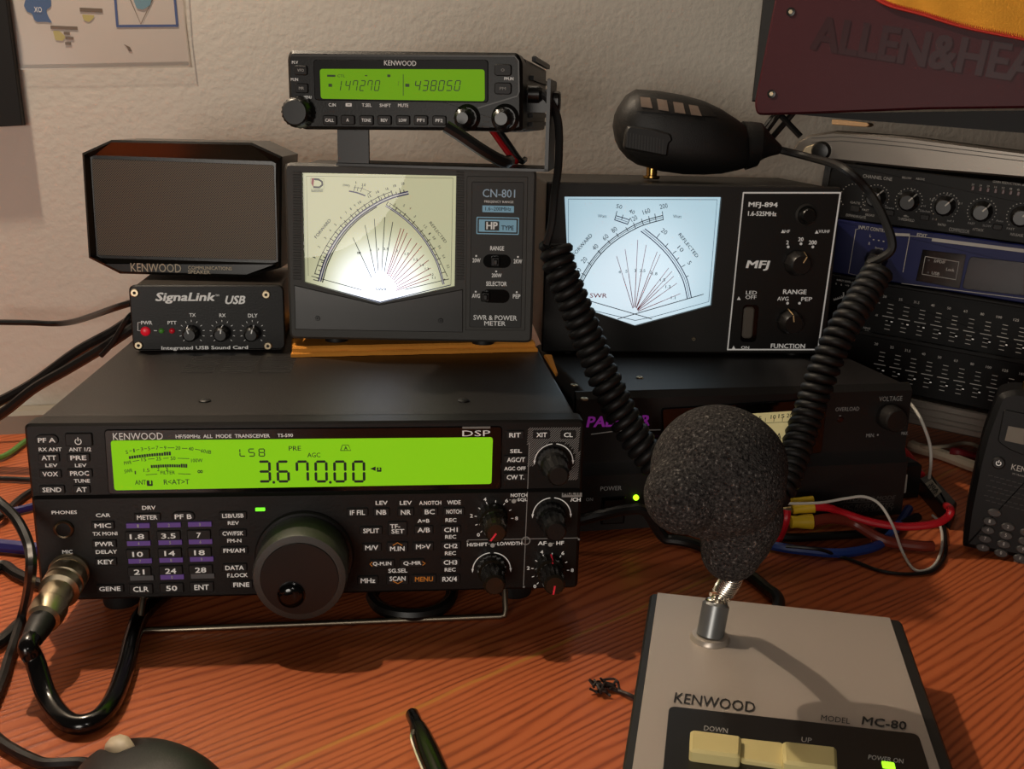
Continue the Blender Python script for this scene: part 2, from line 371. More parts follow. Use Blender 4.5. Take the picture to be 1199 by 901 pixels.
spx(B, 3.426, [('AGC', 94, 182, 52, 18)], m, LCDD, Z, .005)
TP.text(m, '\u221e', *D(544, 326), 6, 3.5, LCDD, Z)
TP.line(m, [B(201, 164), B(209, 142), B(232, 142), B(243, 164), B(201, 164)], .8, LCDD, Z); TP.text(m, 'A', *B(222, 154), 4, 4.2, LCDD, Z)
m.flat(TP.up([B(320, 237), B(342, 228), B(342, 246)], Z), Z, LCDD); m.flat(rrect(*TP.rect(*B(356, 237), 5.5, 5), .0003), Z, LCDD); TP.text(m, 'A', *B(356, 237), 2.6, 3.4, LCDG, Z+.0002)
lcd = m.build('lcd_screen', disp); lcd['label'] = 'long glowing green frequency screen'
# lettering printed on the panel
m = TP.mb()
spx(A, 3.526, [('KENWOOD', 499, 110, 206, 29)], m, WHT, .001, .0)
spx(A, 3.526, [('HF/50MHz  ALL  MODE  TRANSCEIVER', 850, 109, 388, 15), ('TS-590', 1107, 106, 64, 14)], m, WHT, .001)
spx(A, 3.526, [('RX ANT', 137, 164, 95, 15), ('ANT 1/2', 260, 164, 92, 16), ('LEV', 142, 230, 50, 14), ('LEV', 263, 230, 48, 14), ('TUNE', 268, 294, 66, 15)], m, WHT, .0003)
spx(A, 3.526, [('PHONES', 195, 424, 104, 14), ('MIC', 208, 587, 42, 15), ('CAR', 355, 436, 60, 15), ('TX MONI', 363, 512, 102, 15), ('DELAY', 369, 587, 88, 15), ('DRV', 544, 405, 56, 16), ('REV', 893, 468, 46, 15), ('FM-N', 897, 541, 58, 15), ('F.LOCK', 910, 684, 84, 16)], m, WHT, LO+.0003)
spx(B, 3.426, [('SEL', 905, 166, 48, 15), ('AGC OFF', 901, 236, 86, 15)], m, WHT, .0003)
spx(B, 3.426, [('LEV', 366, 374, 48, 16), ('LEV', 463, 374, 48, 16), ('A.NOTCH', 561, 374, 88, 16), ('WIDE', 656, 372, 54, 16), ('A=B', 534, 446, 48, 15), ('REC', 644, 443, 44, 15), ('REC', 643, 510, 44, 15), ('REC', 642, 576, 44, 15), ('REC', 641, 642, 44, 15), ('SG.SEL', 431, 646, 76, 16), ('NOTCH', 917, 343, 66, 14), ('SQL', 931, 362, 40, 14), ('/CH', 1144, 361, 40, 15), ('HI/SHIFT', 750, 541, 82, 14), ('LO/WIDTH', 880, 537, 98, 14), ('AF', 1010, 536, 34, 15), ('HF', 1082, 535, 30, 15)], m, WHT, LO+.0003)
m.flat(rrect(*TP.rect(*B(1127, 337), 80/3.426, 17/3.426), .0001), LO+.0003, GRY); TP.text(m, 'MULTI', *B(1127, 337), 19, 3.6, BLK, LO+.0005, .02)
for X, Y in ((895, 362), (810, 539), (1041, 536)):
    c = TP.uv(*B(X, Y)); m.lathe([(.0012, LO+.0002), (.0011, LO+.0004)], c, DIM, 14)
    for s in (-1, 1): TP.line(m, [B(X+s*10, Y), B(X+s*17, Y)], .8, DIM, LO+.0003)
spx(B, 3.426, [('DSP', 746, 95, 112, 23)], m, WHT, .001, -.005)
for yy in (70, 75): TP.line(m, [B(690, yy), B(802, yy-1)], .6, DIM, .001)
TP.line(m, [B(958, 130), B(952, 318)], .8, GRY, .0003); TP.line(m, [B(951, 330), B(935, 705)], .8, GRY, LO+.0003); TP.line(m, [B(710, 523), B(1155, 515)], .8, GRY, LO+.0003)
def ring(c, r, mt, z, wd=.0004, a0=0, a1=360, n=28, mm=None):
    (mm or m).stroke([(c[0]+r*math.cos(math.radians(a0+(a1-a0)*i/n)), c[1]+r*math.sin(math.radians(a0+(a1-a0)*i/n))) for i in range(n+1)], wd, z, mt)
ring(TP.uv(*B(943, 520)), .0021, GRY, LO+.0004, .0005)
for X, Y in ((935, 705), (1155, 515), (710, 523)): c = TP.uv(*B(X, Y)); m.lathe([(.0006, LO+.0002), (.0005, LO+.0004)], c, GRY, 10)
# hatch behind the upper right knob
u0, v1 = TP.uv(*B(950, 72)); u1, v0 = TP.uv(*B(1158, 300))
hc = TP.uv(*B(1058, 205)); step = .0012
for i in range(-40, 60):
    # diagonal strokes clipped to the hatch square
    a = u0+i*step; pts = []
    for k in range(25):
        t = k/24; x = a+t*(v1-v0); y = v0+t*(v1-v0)
        ok = u0 < x < u1 and not (x < hc[0] and y < hc[1]-.003) and math.hypot(x-hc[0], y-hc[1]) > .0098 and y > hc[1]-.0105
        if y > v1-.0065 and False: ok = False
        if ok: pts.append((x, y))
        elif len(pts) > 1: m.stroke(pts, .0003, .0002, GRY); pts = []
        else: pts = []
    if len(pts) > 1: m.stroke(pts, .0003, .0002, GRY)
for X, Y, z in ((1056, 210, .0004), (1046, 420, LO+.0004), (806, 638, LO+.0004)):
    c = TP.uv(*B(X, Y)); 
    for a0, a1 in ((4, 84), (96, 176)):
        ring(c, .0098, WHT, z, .0005, a0, a1, 16)
    for s in (-1, 1): m.flat([(c[0]+s*.0098-.0006, c[1]+.001), (c[0]+s*.0098+.0006, c[1]+.001), (c[0]+s*.0099, c[1]-.0012)], z+.0001, WHT)
for X, Y in ((815, 432), (1040, 640)):
    c = TP.uv(*B(X, Y))
    for i, t in enumerate(('0', '', '2', '', '4', '', '6', '', '8')):
        a = math.radians(225-270/10*i*1.0) if False else math.radians(228-i*28.5)
        d = Vector((math.cos(a), math.sin(a))); C = Vector(c)
        m.stroke([tuple(C+d*.0088), tuple(C+d*.0100)], .0004, LO+.0003, WHT)
        if t and i in (0, 2, 4, 6, 8) and True:
            vs, fs = text_mesh(t, .01); q = C+d*.0116; m.add([(q.x+x*.0015, q.y+y*.0019, LO+.0003+dz) for (x, y), dz in vs], fs, WHT)
m.build('panel_lettering', tr.o)
# buttons
def bt(c, k, txt, X, Y, W, H, bw=None, bh=None, z=LO, tm=None, r=.0006, name='button', lines=None, dy=0, bm=None):
    x, y = c(X, Y)
    o = button(TP, name, x, y+dy/k, (bw or W+26)/k, (bh or H+15)/k, tr.o, None, 0, 0, None, z+.0009, r, tm=tm, bm=bm, w0=z-.0005, lines=[(txt, x, y, W/k, H/k)] if txt and not lines else lines)
    return o
bt(A, 3.526, 'PF A', 122, 126, 72, 19, 96, 44, 0, r=.005)
pw = TP.mb(); pw.prism(rrect(*TP.rect(*A(257, 122), 112/3.526, 54/3.526), .0008, 3), -.0005, .0012, BTN, .0004)
c = TP.uv(*A(256, 128)); ring(c, .0014, WHT, .0015, .00045, 120, 420, 20, pw); pw.stroke([(c[0], c[1]+.0002), (c[0], c[1]+.0021)], .00045, .0015, WHT); pw.build('power_button', tr.o)
for a in (('ATT', 131, 199, 60, 19), ('PRE', 253, 199, 66, 19), ('VOX', 137, 266, 64, 19), ('PROC', 258, 263, 78, 19), ('SEND', 144, 331, 78, 19), ('AT', 266, 330, 44, 19)): bt(A, 3.526, *a, z=0)
for a in (('MIC', 354, 479, 68, 18), ('PWR', 360, 555, 74, 18), ('KEY', 366, 629, 64, 18), ('GENE', 383, 740, 88, 18), ('METER', 537, 445, 84, 18), ('LSB/USB', 891, 438, 88, 17), ('CW/FSK', 891, 511, 86, 17), ('FM/AM', 896, 582, 88, 17), ('DATA', 898, 653, 76, 18), ('FINE', 926, 723, 66, 18)): bt(A, 3.526, *a)
bt(A, 3.526, 'PF B', 686, 442, 70, 19, 96, 40, r=.005)
kx = [[(499, 480), (627, 477), (754, 474)], [(502, 553), (632, 549), (757, 546)], [(508, 626), (636, 622), (762, 618)], [(515, 696), (640, 692), (766, 688)]]
kn = [['1.8', '3.5', '7'], ['10', '14', '18'], ['21', '24', '28'], ['CLR', '50', 'ENT']]
kwid = [[60, 60, 18], [44, 44, 44], [44, 46, 46], [64, 46, 60]]; kd = [['1', '2', '3'], ['4', '5', '6'], ['7', '8', '9'], ['', '0', '']]
BAR = mat('print_bar_grey', (88, 88, 90), .6)
for r_ in range(4):
    for q in range(3):
        X, Y = kx[r_][q]; x, y = A(X+(-4 if q != 1 else -2), Y+(41 if r_ < 3 else 42))
        o = button(TP, 'button', x, y+1, 98/3.526, 42/3.526, tr.o, kn[r_][q], kwid[r_][q]/3.526, 21/3.526, top=LO+.0009, w0=LO-.0005)
        mm = TP.mb(); mm.prism(rrect(*TP.rect(*A(X, Y), 96/3.526, 19/3.526, LO+.001), .0001), LO-.0002, LO+.001, PUR if kd[r_][q] else BAR)
        if kd[r_][q]: TP.text(mm, kd[r_][q], *A(X, Y), 2.2, 3.6, DIM, LO+.0012)
        mm.build('key_label', tr.o)
for a in (('RIT', 901, 102, 46, 18), ('XIT', 1008, 101, 42, 18), ('CL', 1115, 101, 36, 18), ('AGC/T', 905, 201, 72, 18), ('CW T.', 903, 271, 70, 18)): bt(B, 3.426, *a, z=0)
for a in (('IF FIL', 269, 413, 60, 19), ('NB', 365, 412, 40, 19), ('NR', 463, 412, 40, 19), ('BC', 559, 410, 40, 19), ('NOTCH', 656, 409, 60, 17), ('SPLIT', 324, 486, 64, 18), ('A/B', 535, 483, 50, 19), ('CH1', 644, 482, 54, 18), ('M/V', 326, 554, 52, 19), ('M>V', 533, 550, 58, 19), ('CH2', 643, 547, 54, 18), ('Q-M.IN', 368, 619, 74, 17), ('Q-MR', 489, 617, 72, 17), ('CH3', 642, 613, 54, 18), ('MHz', 311, 686, 58, 19), ('RX/4', 639, 680, 58, 19)): bt(B, 3.426, *a)
bt(B, 3.426, 'x', 430, 478, 60, 40, lines=[('TF-', *B(420, 468), 40/3.426, 17/3.426), ('SET', *B(431, 488), 52/3.426, 17/3.426)], bw=78, bh=56)
bt(B, 3.426, 'MENU', 536, 680, 72, 19, tm=ORG)
o = bt(B, 3.426, 'M.IN', 429, 558, 58, 18, bh=40, dy=-6); o = bt(B, 3.426, 'SCAN', 430, 678, 64, 18, bh=38, dy=6)
m = TP.mb()
for P in (((411, 545), (430, 534), (449, 545)), ((411, 688), (431, 698), (451, 688)), ((329, 612), (319, 620), (329, 629)), ((530, 610), (541, 617), (530, 625))): TP.line(m, [B(*p) for p in P], 1.0, ORG, LO+.0016)
m.build('arrow_lettering', tr.o)
m = TP.mb(); m.prism(rrect(*TP.rect(*A(1006, 406), 40/3.526, 13/3.526), .0003), LO-.0003, LO+.0006, GRN); o = m.build('indicator_led', tr.o); o['label'] = 'small green lamp'
# main dial with finger dimple
m = TP.mb(); dc = TP.uv(357, 650)
m.lathe([(.0242, LO-.0002), (.0246, LO+.0012), (.0238, LO+.002), (.0225, LO+.002)], dc, KNB, 64); ringm = m.build('dial_collar', tr.o)
DG = mat('dial_grey', (58, 54, 49), .45, bump=.3, bscale=2500)
m = TP.mb(); m.lathe([(.0222, LO+.002), (.0226, LO+.0035), (.0226, LO+.0235), (.0218, LO+.0255), (.0186, LO+.0262)], dc, DG, 96, .012, kmin=.0222)
m.lathe([(.0186, LO+.0262), (.0184, LO+.0268), (.0176, LO+.0268)], dc, KNB, 64); dial = m.build('tuning_dial', tr.o)
Mdim = TP.uv(341, 697, LO+.027); m = TP.mb()
m.lathe([(.0066, LO+.0268), (.0066, LO+.0276), (.0060, LO+.0279)]+[(.0058*math.cos(t*PI/16), LO+.0276+.0022*math.sin(t*PI/16)) for t in range(0, 8)], Mdim, GLS, 32); m.build('finger_dimple', dial)
# right hand knobs
BRN = mat('knob_smoked', (38, 32, 24), .18)
RMK = mat('print_red', (225, 40, 60), .5, emit=.15)  # pointer paint brightened by added emission
def dual(X, Y, bm, ptr=None, ptr2=None, r=.0077, d1=.008, r2=.0062, d2=.0135):
    x, y = B(X, Y)
    o = knob(TP, 'outer_knob', x, y, r, d1, tr.o, bm, 40, .05, r*.95, ptr, RMK, LO, pw=.0008)
    knob(TP, 'inner_knob', x, y, r2, d2, o, bm, 32, .06, r2*.9, ptr2, RMK, LO+d1, pw=.0009, pin=.0)
dual(1050, 205, KNB); dual(1040, 420, KNB); dual(810, 425, BRN, None, 235); dual(805, 628, BRN); dual(1036, 628, BRN, 85, 262)
# sockets
m = TP.mb(); c = TP.uv(*A(199, 487)); m.lathe([(.0047, LO-.0002), (.0047, LO+.0012), (.0042, LO+.0016), (.0034, LO+.0014), (.0033, LO+.0002)], c, mat('socket_ring', (92, 80, 64), .25, .8), 32); m.flat([(c[0]+.0034*math.cos(t*PI/12), c[1]+.0034*math.sin(t*PI/12)) for t in range(24)], LO+.0010, DARKHOLE); m.build('phones_socket', tr.o)
m = TP.mb(); MC = TP.uv(83, 668); m.lathe([(.0098, LO-.0002), (.0098, LO+.002), (.0088, LO+.003), (.008, LO+.003)], MC, NIK, 40); m.build('microphone_socket', tr.o)
# feet and wire bail
for x, y in ((.03, .03), (.24, .03), (.03, .255), (.24, .255)):
    m = MB(); m.lathe([(.009, 0), (.0095, .002), (.0095, G+.0045)], (x, y), RUB, 24); m.build('foot', tr.o)
m = MB(); iM = tr.M.inverted(); bl = iM @ dk(163, 738); br_ = iM @ dk(592, 722); rr = .0016
bl = iM @ dk(163, 739, rr); br_ = iM @ dk(592, 722, rr); yl_, yr_ = bl.y, br_.y
m.tube([(bl.x, .014, G+.005), (bl.x, yl_+.001, rr+.003), (bl.x+.0006, yl_, rr+.0004), (bl.x+.003, yl_, rr), (br_.x-.003, yr_, rr), (br_.x-.0006, yr_, rr+.0004), (br_.x, yr_+.001, rr+.003), (br_.x, .014, G+.005)], rr, mat('bail_wire', (165, 152, 132), .35, 1), 12); m.build('wire_bail', tr.o)
for px, py in ((240, 470), (543, 470)):
    P2 = Panel(tr, Matrix.Translation((0, 0, RT))); screw(P2, px, py, .0032, tr.o, BLK)
# ------------------------------------------------------------------ orange cloth and left power meter
CT = .0065
ORC = mat('orange_cloth', (245, 158, 66), .9, spec=.1, bump=.8, bscale=700, var=.2)
ca = dk(341, 419, RT); cb = dk(628, 412, RT)
ex = (cb-ca).normalized(); ey = Vector((-ex.y, ex.x, 0)); wdt = (cb-ca).length
clM = zframe(ca, math.atan2(ex.y, ex.x))
m = MB(clM)
def wav(P, a):
    o = []
    for i in range(len(P)):
        p, q = Vector(P[i]), Vector(P[(i+1) % len(P)]); n = max(1, int((q-p).length/.006))
        for k in range(n): o.append(tuple(p+(q-p)*k/n+Vector((random.uniform(-a, a), random.uniform(-a, a)))))
    return o
m.prism(wav([(.0, 0), (wdt, -.001), (wdt+.002, .115), (.002, .115)], .0006), .0002, CT*.52, ORC, .0012)
m.prism(wav([(.001, .0012), (wdt-.0005, .0003), (wdt+.001, .114), (.003, .114)], .0006), CT*.5, CT, ORC, .0012)
f = [dk(637, 419, RT), dk(646, 419, RT), dk(653, 440, RT), dk(651, 442, RT)]; fi = [clM.inverted() @ q for q in f]
m.prism([(q.x, q.y) for q in fi], .0003, .0022, ORC, .0005)
cl = m.build('orange_cloth'); tag(cl, 'folded orange cloth lying under the left cross-needle meter', 'cloth')
FOOT = .004
zb = RT+CT+FOOT
pL = dk(340, 397, zb); pR = dk(622, 402, zb); d = pR-pL; CW = d.length
cn = Thing('power_meter', 'grey cross-needle meter with brightly lit yellowish dial, standing on the orange cloth', 'meter', zframe(pL-Vector((0, 0, FOOT)), math.atan2(d.y, d.x)))
CP = Panel(cn, FRONT); GM = mat('meter_grey', (62, 60, 56), .5, bump=.3, bscale=3000)
tl = CP.uv(334, 188); tr_ = CP.uv(628, 200); CTOP = (tl[1]+tr_[1])/2
D = crop(325, 170, 3.465); k = 3.465
m = MB(FRONT); body = rpoly([(.0025, FOOT+.002), (CW-.0025, FOOT+.002), (CW-.0025, CTOP-.002), (.0025, CTOP-.002)], .003); m.prism(body, -.095, -.008, CASE); m.build('case', cn.o)
# frame with a window cut in it: strips round the five sided opening
win = CP.up([D(98, 112), D(725, 125), D(718, 575), D(412, 642), D(108, 558)])
m = MB(FRONT)
out = rpoly([(-.0005, FOOT), (CW+.0005, FOOT), (CW+.0005, CTOP), (-.0005, CTOP)], .004)
def holed(m, out, hole, w0, w1, mt, ch=.001):
    """plate with an opening: outer rim wall, front face as a bridged ring, inner wall"""
    if area(out) < 0: out = out[::-1]
    if area(hole) < 0: hole = hole[::-1]
    bm = bmesh.new(); oi = inset(out, ch)
    def loop(P, w): return [bm.verts.new((x, y, w)) for x, y in P]
    a0, a1, a2 = loop(out, w0), loop(out, w1-ch), loop(oi, w1); h1, h0 = loop(hole, w1), loop(hole, w0)
    for A_, B_ in ((a0, a1), (a1, a2), (h1, h0)):
        n = len(A_)
        for i in range(n): bm.faces.new((A_[i], A_[(i+1) % n], B_[(i+1) % n], B_[i]))
    es = [bm.edges.get((a2[i-1], a2[i])) for i in range(len(a2))]+[bm.edges.get((h1[i-1], h1[i])) for i in range(len(h1))]
    bmesh.ops.triangle_fill(bm, use_beauty=True, use_dissolve=False, edges=es, normal=(0, 0, 1))
    bm.verts.index_update(); m.add([v.co.copy() for v in bm.verts], [tuple(v.index for v in f_.verts) for f_ in bm.faces], mt); bm.free()
holed(m, out, win, -.009, 0, GM, .0015); m.build('front_frame', cn.o)
# ribs beside the window
m = CP.mb()
for X0, X1 in ((64, 95), (727, 756)):
    for i in range(38):
        y = 110+i*11.7; x, yy = D((X0+X1)/2, y); m.prism(rrect(*CP.rect(x, yy, (X1-X0)/k, 2.0), .0001), -.0004, .0006, GM, .0002)
m.prism(CP.up([D(68, 568), D(412, 648), D(752, 585), D(752, 760), D(72, 748)]), -.0005, .0006, mat('meter_lower', (40, 38, 36), .3, bump=.05, bscale=2500), .0004)
m.build('ribs', cn.o)
# lit dial
def dialmat(name, base, glow, cen, r, strength, gs):
    mm = mat(name, base, .8, spec=.1); nt = mm.node_tree; N = nt.nodes; L = nt.links; b = N['Principled BSDF']
    tc = N.new('ShaderNodeTexCoord'); ds = N.new('ShaderNodeVectorMath'); ds.operation = 'DISTANCE'; ds.inputs[1].default_value = cen; L.new(tc.outputs['Object'], ds.inputs[0])
    mr = N.new('ShaderNodeMapRange'); mr.interpolation_type = 'SMOOTHERSTEP'; mr.inputs['From Min'].default_value = 0; mr.inputs['From Max'].default_value = r; mr.inputs['To Min'].default_value = 1; mr.inputs['To Max'].default_value = 0; L.new(ds.outputs['Value'], mr.inputs['Value'])
    mx = N.new('ShaderNodeMix'); mx.data_type = 'RGBA'; mx.inputs['A'].default_value = (*lin(base), 1); mx.inputs['B'].default_value = (*lin(glow), 1); L.new(mr.outputs[0], mx.inputs['Factor']); L.new(mx.outputs['Result'], b.inputs['Emission Color'])
    st = N.new('ShaderNodeMapRange'); st.inputs['To Min'].default_value = strength; st.inputs['To Max'].default_value = gs; L.new(mr.outputs[0], st.inputs['Value']); L.new(st.outputs[0], b.inputs['Emission Strength'])
    return mm
g = CP.uv(*D(412, 600)); DZ = -.0035
m = CP.mb(); m.flat(win, DZ, dialmat('dial_face_warm', (214, 216, 178), (222, 232, 255), (g[0], -DZ, g[1]), .05, .42, 2.0))
INK = mat('dial_ink', (28, 26, 44), .6); INKB = mat('dial_ink_blue', (62, 60, 130), .6); INKG = mat('dial_ink_grey', (120, 118, 110), .6); INKR = mat('dial_ink_red', (200, 60, 80), .6)
z = DZ+.0002
def arc(pan, m, cc, P, wpx, mt, z): pan.line(m, [cc(*p) for p in P], wpx, mt, z, 8)
D2 = crop(350, 195, 5.4615)
a1 = [(132, 735), (165, 620), (215, 515), (285, 412), (375, 322), (480, 250), (590, 197), (700, 168)]
arc(CP, m, D2, a1, 4.2, INKB, z); arc(CP, m, D2, a1, 1.2, mat('dial_pale', (205, 205, 200), .6, emit=.5), z+.0002)
arc(CP, m, D2, [(x+18, y+8) for x, y in a1[:6]], 1.3, INK, z)
a2 = [(556, 250), (640, 305), (720, 372), (790, 450), (845, 535), (890, 630), (925, 755)]
arc(CP, m, D2, a2, 2.6, INKB, z); arc(CP, m, D2, a2, .8, mat('dial_pale', (205, 205, 200), .6), z+.0002)
def ticks(pan, m, cc, P, n, l, mt, side, z, w=1.0, every=2):
    S = smooth([Vector((*p, 0)) for p in P], 10)
    for i in range(n):
        q = i/(n-1)*(len(S)-2)*.97+.5; j = int(q); p = S[j]; t = (S[j+1]-S[j]).normalized(); nn = Vector((t.y, -t.x, 0))*side; L_ = l*(1 if i % every == 0 else .55)
        pan.line(m, [cc(p.x+nn.x*4, p.y+nn.y*4), cc(p.x+nn.x*(L_+4), p.y+nn.y*(L_+4))], w, mt, z)
ticks(CP, m, D2, a1, 36, 38, INK, 1, z); ticks(CP, m, D2, a2, 18, 26, INKG, 1, z)
arc(CP, m, D2, [(100, 690), (130, 600), (175, 510), (240, 412), (310, 340), (400, 262), (500, 200), (590, 162)], .8, INK, z)
arc(CP, m, D2, [(580, 235), (670, 300), (750, 380), (820, 465), (880, 560), (950, 705)], .8, INKG, z)
arc(CP, m, D2, [(320, 158), (370, 168), (425, 188)], 1.6, INKB, z); arc(CP, m, D2, [(350, 135), (400, 140), (460, 165)], .6, INKG, z)
for a_, b_ in (((362, 118), (352, 156)), ((408, 128), (394, 162)), ((380, 130), (372, 158)), ((462, 160), (438, 180))): CP.line(m, [D2(*a_), D2(*b_)], .7, INK, z)
for t, X, Y, W, r in (('6', 364, 102, 8, 0), ('3.0', 414, 118, 26, 5), ('(W)', 303, 123, 44, 8), ('20', 664, 110, 20, -12), ('18', 612, 124, 18, -14), ('16', 564, 143, 18, -18), ('14', 502, 164, 20, -22), ('12', 452, 190, 20, -28), ('10', 388, 230, 22, -35), ('9', 358, 250, 8, -36), ('8', 332, 272, 9, -38), ('7', 302, 296, 9, -40), ('6', 268, 328, 9, -42), ('5', 233, 372, 9, -46), ('4', 200, 410, 9, -50), ('3', 168, 458, 9, -54), ('2', 128, 514, 9, -58), ('1', 98, 582, 6, -62)):
    CP.text(m, t, *D2(X, Y), W/5.46, 18/5.46, INK, z, .012, rot=r)
for t, X, Y, W, r in (('6', 615, 243, 9, 30), ('5', 672, 250, 9, 32), ('4', 712, 268, 9, 38), ('3', 742, 320, 9, 42), ('1.5', 808, 385, 22, 48), ('1', 836, 430, 8, 52), ('0.8', 864, 458, 22, 54), ('0.6', 900, 516, 22, 58), ('0.4', 926, 576, 22, 62), ('0.2', 954, 640, 22, 68)):
    CP.text(m, t, *D2(X, Y), W/5.46, 16/5.46, INKG, z, .008, rot=r)
CP.text(m, 'FORWARD', *D2(152, 398), 150/5.46, 21/5.46, INK, z, .012, rot=-51); CP.text(m, 'REFLECTED', *D2(890, 422), 165/5.46, 18/5.46, INKG, z, .006, rot=52)
fan = [(345, 455), (422, 375), (482, 335), (549, 325), (600, 355), (652, 395), (672, 400), (692, 425), (718, 460), (755, 490), (785, 510), (800, 565), (830, 600), (842, 650), (846, 690), (830, 722)]
for i, p in enumerate(fan):
    q = (520+(p[0]-520)*.32, 830+(p[1]-830)*.32); CP.line(m, [D2(*p), D2(*q)], .8, INK if i < 5 else INKR, z)
for t, X, Y, W in (('\u221e', 384, 553, 24), ('4', 458, 537, 9), ('3', 508, 530, 9), ('2.5', 556, 528, 32), ('2', 628, 540, 9), ('1.7', 690, 560, 28), ('1.5', 748, 596, 26), ('1.4', 786, 630, 24), ('1.3', 818, 655, 24), ('1.2', 850, 692, 22), ('1.1', 862, 712, 20)): CP.text(m, t, *D2(X, Y), W/5.46, 15/5.46, INK, z, .01)
CP.text(m, 'SWR', *D2(526, 786), 14, 3.2, INKG, z)
CP.line(m, [D2(80, 702), D2(400, 790)], .8, INK, z); CP.line(m, [D2(675, 788), D2(960, 720)], .8, INK, z)
CP.line(m, [D2(60, 700), D2(48, 62), D2(985, 75), D2(972, 755)], .5, INKG, z); CP.line(m, [D2(60, 748), D2(520, 868), D2(972, 758)], 1.0, INKB, z)
CP.line(m, [D2(75, 75), D2(160, 78), D2(160, 145), D2(76, 142), D2(75, 75)], .4, INKG, z)
lg = [D2(*p) for p in ((92, 82), (125, 84), (148, 98), (150, 118), (132, 134), (92, 132))]; CP.line(m, lg, 2.2, INK, z+.0001)
m.flat(CP.up([D2(82, 76), D2(98, 78), D2(92, 132), D2(80, 110)], z), z+.0002, INKR); CP.text(m, 'DAIWA', *D2(118, 152), 14, 1.6, INK, z); CP.text(m, 'INDUSTRY', *D2(118, 161), 14, 1.6, INK, z)
m.build('lit_dial', cn.o)['label'] = 'lit yellowish dial with crossed scales'
def glass():
    g_ = bpy.data.materials.new('clear_window'); g_.use_nodes = True; nt = g_.node_tree; N = nt.nodes; L = nt.links; N.clear()
    o_ = N.new('ShaderNodeOutputMaterial'); mx = N.new('ShaderNodeMixShader'); t = N.new('ShaderNodeBsdfTransparent'); gl = N.new('ShaderNodeBsdfGlossy'); gl.inputs['Roughness'].default_value = .0
    mx.inputs[0].default_value = .02; L.new(t.outputs[0], mx.inputs[1]); L.new(gl.outputs[0], mx.inputs[2]); L.new(mx.outputs[0], o_.inputs[0]); return g_
GLASS = glass()
m = CP.mb(); m.flat(win, -.0012, GLASS); m.build('window_pane', cn.o)
# control plate
m = CP.mb(); PL = mat('plate_dark', (46, 45, 43), .55)
m.prism(rpoly(CP.up([D(768, 126), D(1016, 128), D(1004, 752), D(762, 752)]), .001), -.0005, .0005, GM, .0003); m.prism(rpoly(CP.up([D(788, 148), D(1000, 150), D(988, 742), D(778, 738)]), .001), 0, .0009, PL, .0003)
z = .0011
for t, X, Y, W, H, b in (('CN-801', 898, 196, 132, 33, .006), ('FREQENCY RANGE', 898, 231, 118, 11, .003), ('RANGE', 891, 419, 56, 18, .012), ('20W', 807, 468, 32, 17, .01), ('2KW', 975, 472, 34, 17, .01), ('200W', 889, 529, 40, 16, .01), ('SELECTOR', 888, 563, 84, 18, .012), ('AVG', 805, 612, 32, 17, .01), ('PEP', 970, 614, 30, 17, .01), ('SWR & POWER', 883, 701, 176, 20, .004), ('METER', 882, 724, 86, 18, .004)):
    CP.text(m, t, *D(X, Y), W/k, H/k, WHT if t != 'CN-801' else mat('print_pale_blue', (178, 205, 225), .6, emit=.06), z, b)  # pale blue print carries a faint added glow
LBL = mat('plate_blue_glow', (145, 195, 220), .6, emit=.12)  # printed label, unlit; small emission added to brighten its blue
m.flat(rrect(*CP.rect(*D(895, 259), 128/k, 27/k), .0003), z, LBL); CP.text(m, '1.6~200MHz', *D(895, 259), 104/k, 15/k, INK, z+.0002, .004)
m.flat(rrect(*CP.rect(*D(893, 327), 172/k, 70/k), .0006), z, LBL); m.flat(rrect(*CP.rect(*D(893, 327), 164/k, 62/k), .0004), z+.0001, PL); m.flat(rrect(*CP.rect(*D(893, 327), 152/k, 50/k), .0003), z+.0002, LBL)
m.flat(rrect(*CP.rect(*D(870, 327), 58/k, 38/k), .0003), z+.0003, PL); CP.text(m, 'HP', *D(870, 327), 46/k, 30/k, WHT, z+.0005, .02); CP.text(m, 'TYPE', *D(933, 336), 50/k, 18/k, INK, z+.0004, .01)
for X, Y in ((806, 449), (975, 453), (887, 512), (804, 594), (970, 596)): m.flat(rrect(*CP.rect(*D(X, Y), 2, 2), .0002), z, WHT)
m.build('control_plate', cn.o)
for X, Y, sx in ((890, 470, -6), (885, 612, -42)):
    m = CP.mb(); m.flat(rrect(*CP.rect(*D(X, Y), 112/k, 54/k), .006, 8), z+.0002, GLS); o = m.build('slide_switch', cn.o)
    m = CP.mb(); u0, u1, v0, v1 = CP.rect(*D(X+sx, Y), 34/k, 40/k); m.prism(rrect(u0, u1, v0, v1, .0008), 0, .0045, KNB, .0008); m.prism(rrect(u0+.0012, u1-.0012, v0+.0012, v1-.0012, .0006), .004, .0062, KNB, .0006); m.build('lever', o)
for X, Y in ((662, 712), (163, 702)): screw(CP, *D(X, Y), .0016, cn.o, KNB)
for x in (.026, CW-.030):
    for y in (.016, .082):
        m = MB(); m.lathe([(.007, 0), (.0072, .001), (.0068, FOOT+.0005)], (x, y), RUB, 20); m.build('foot', cn.o)

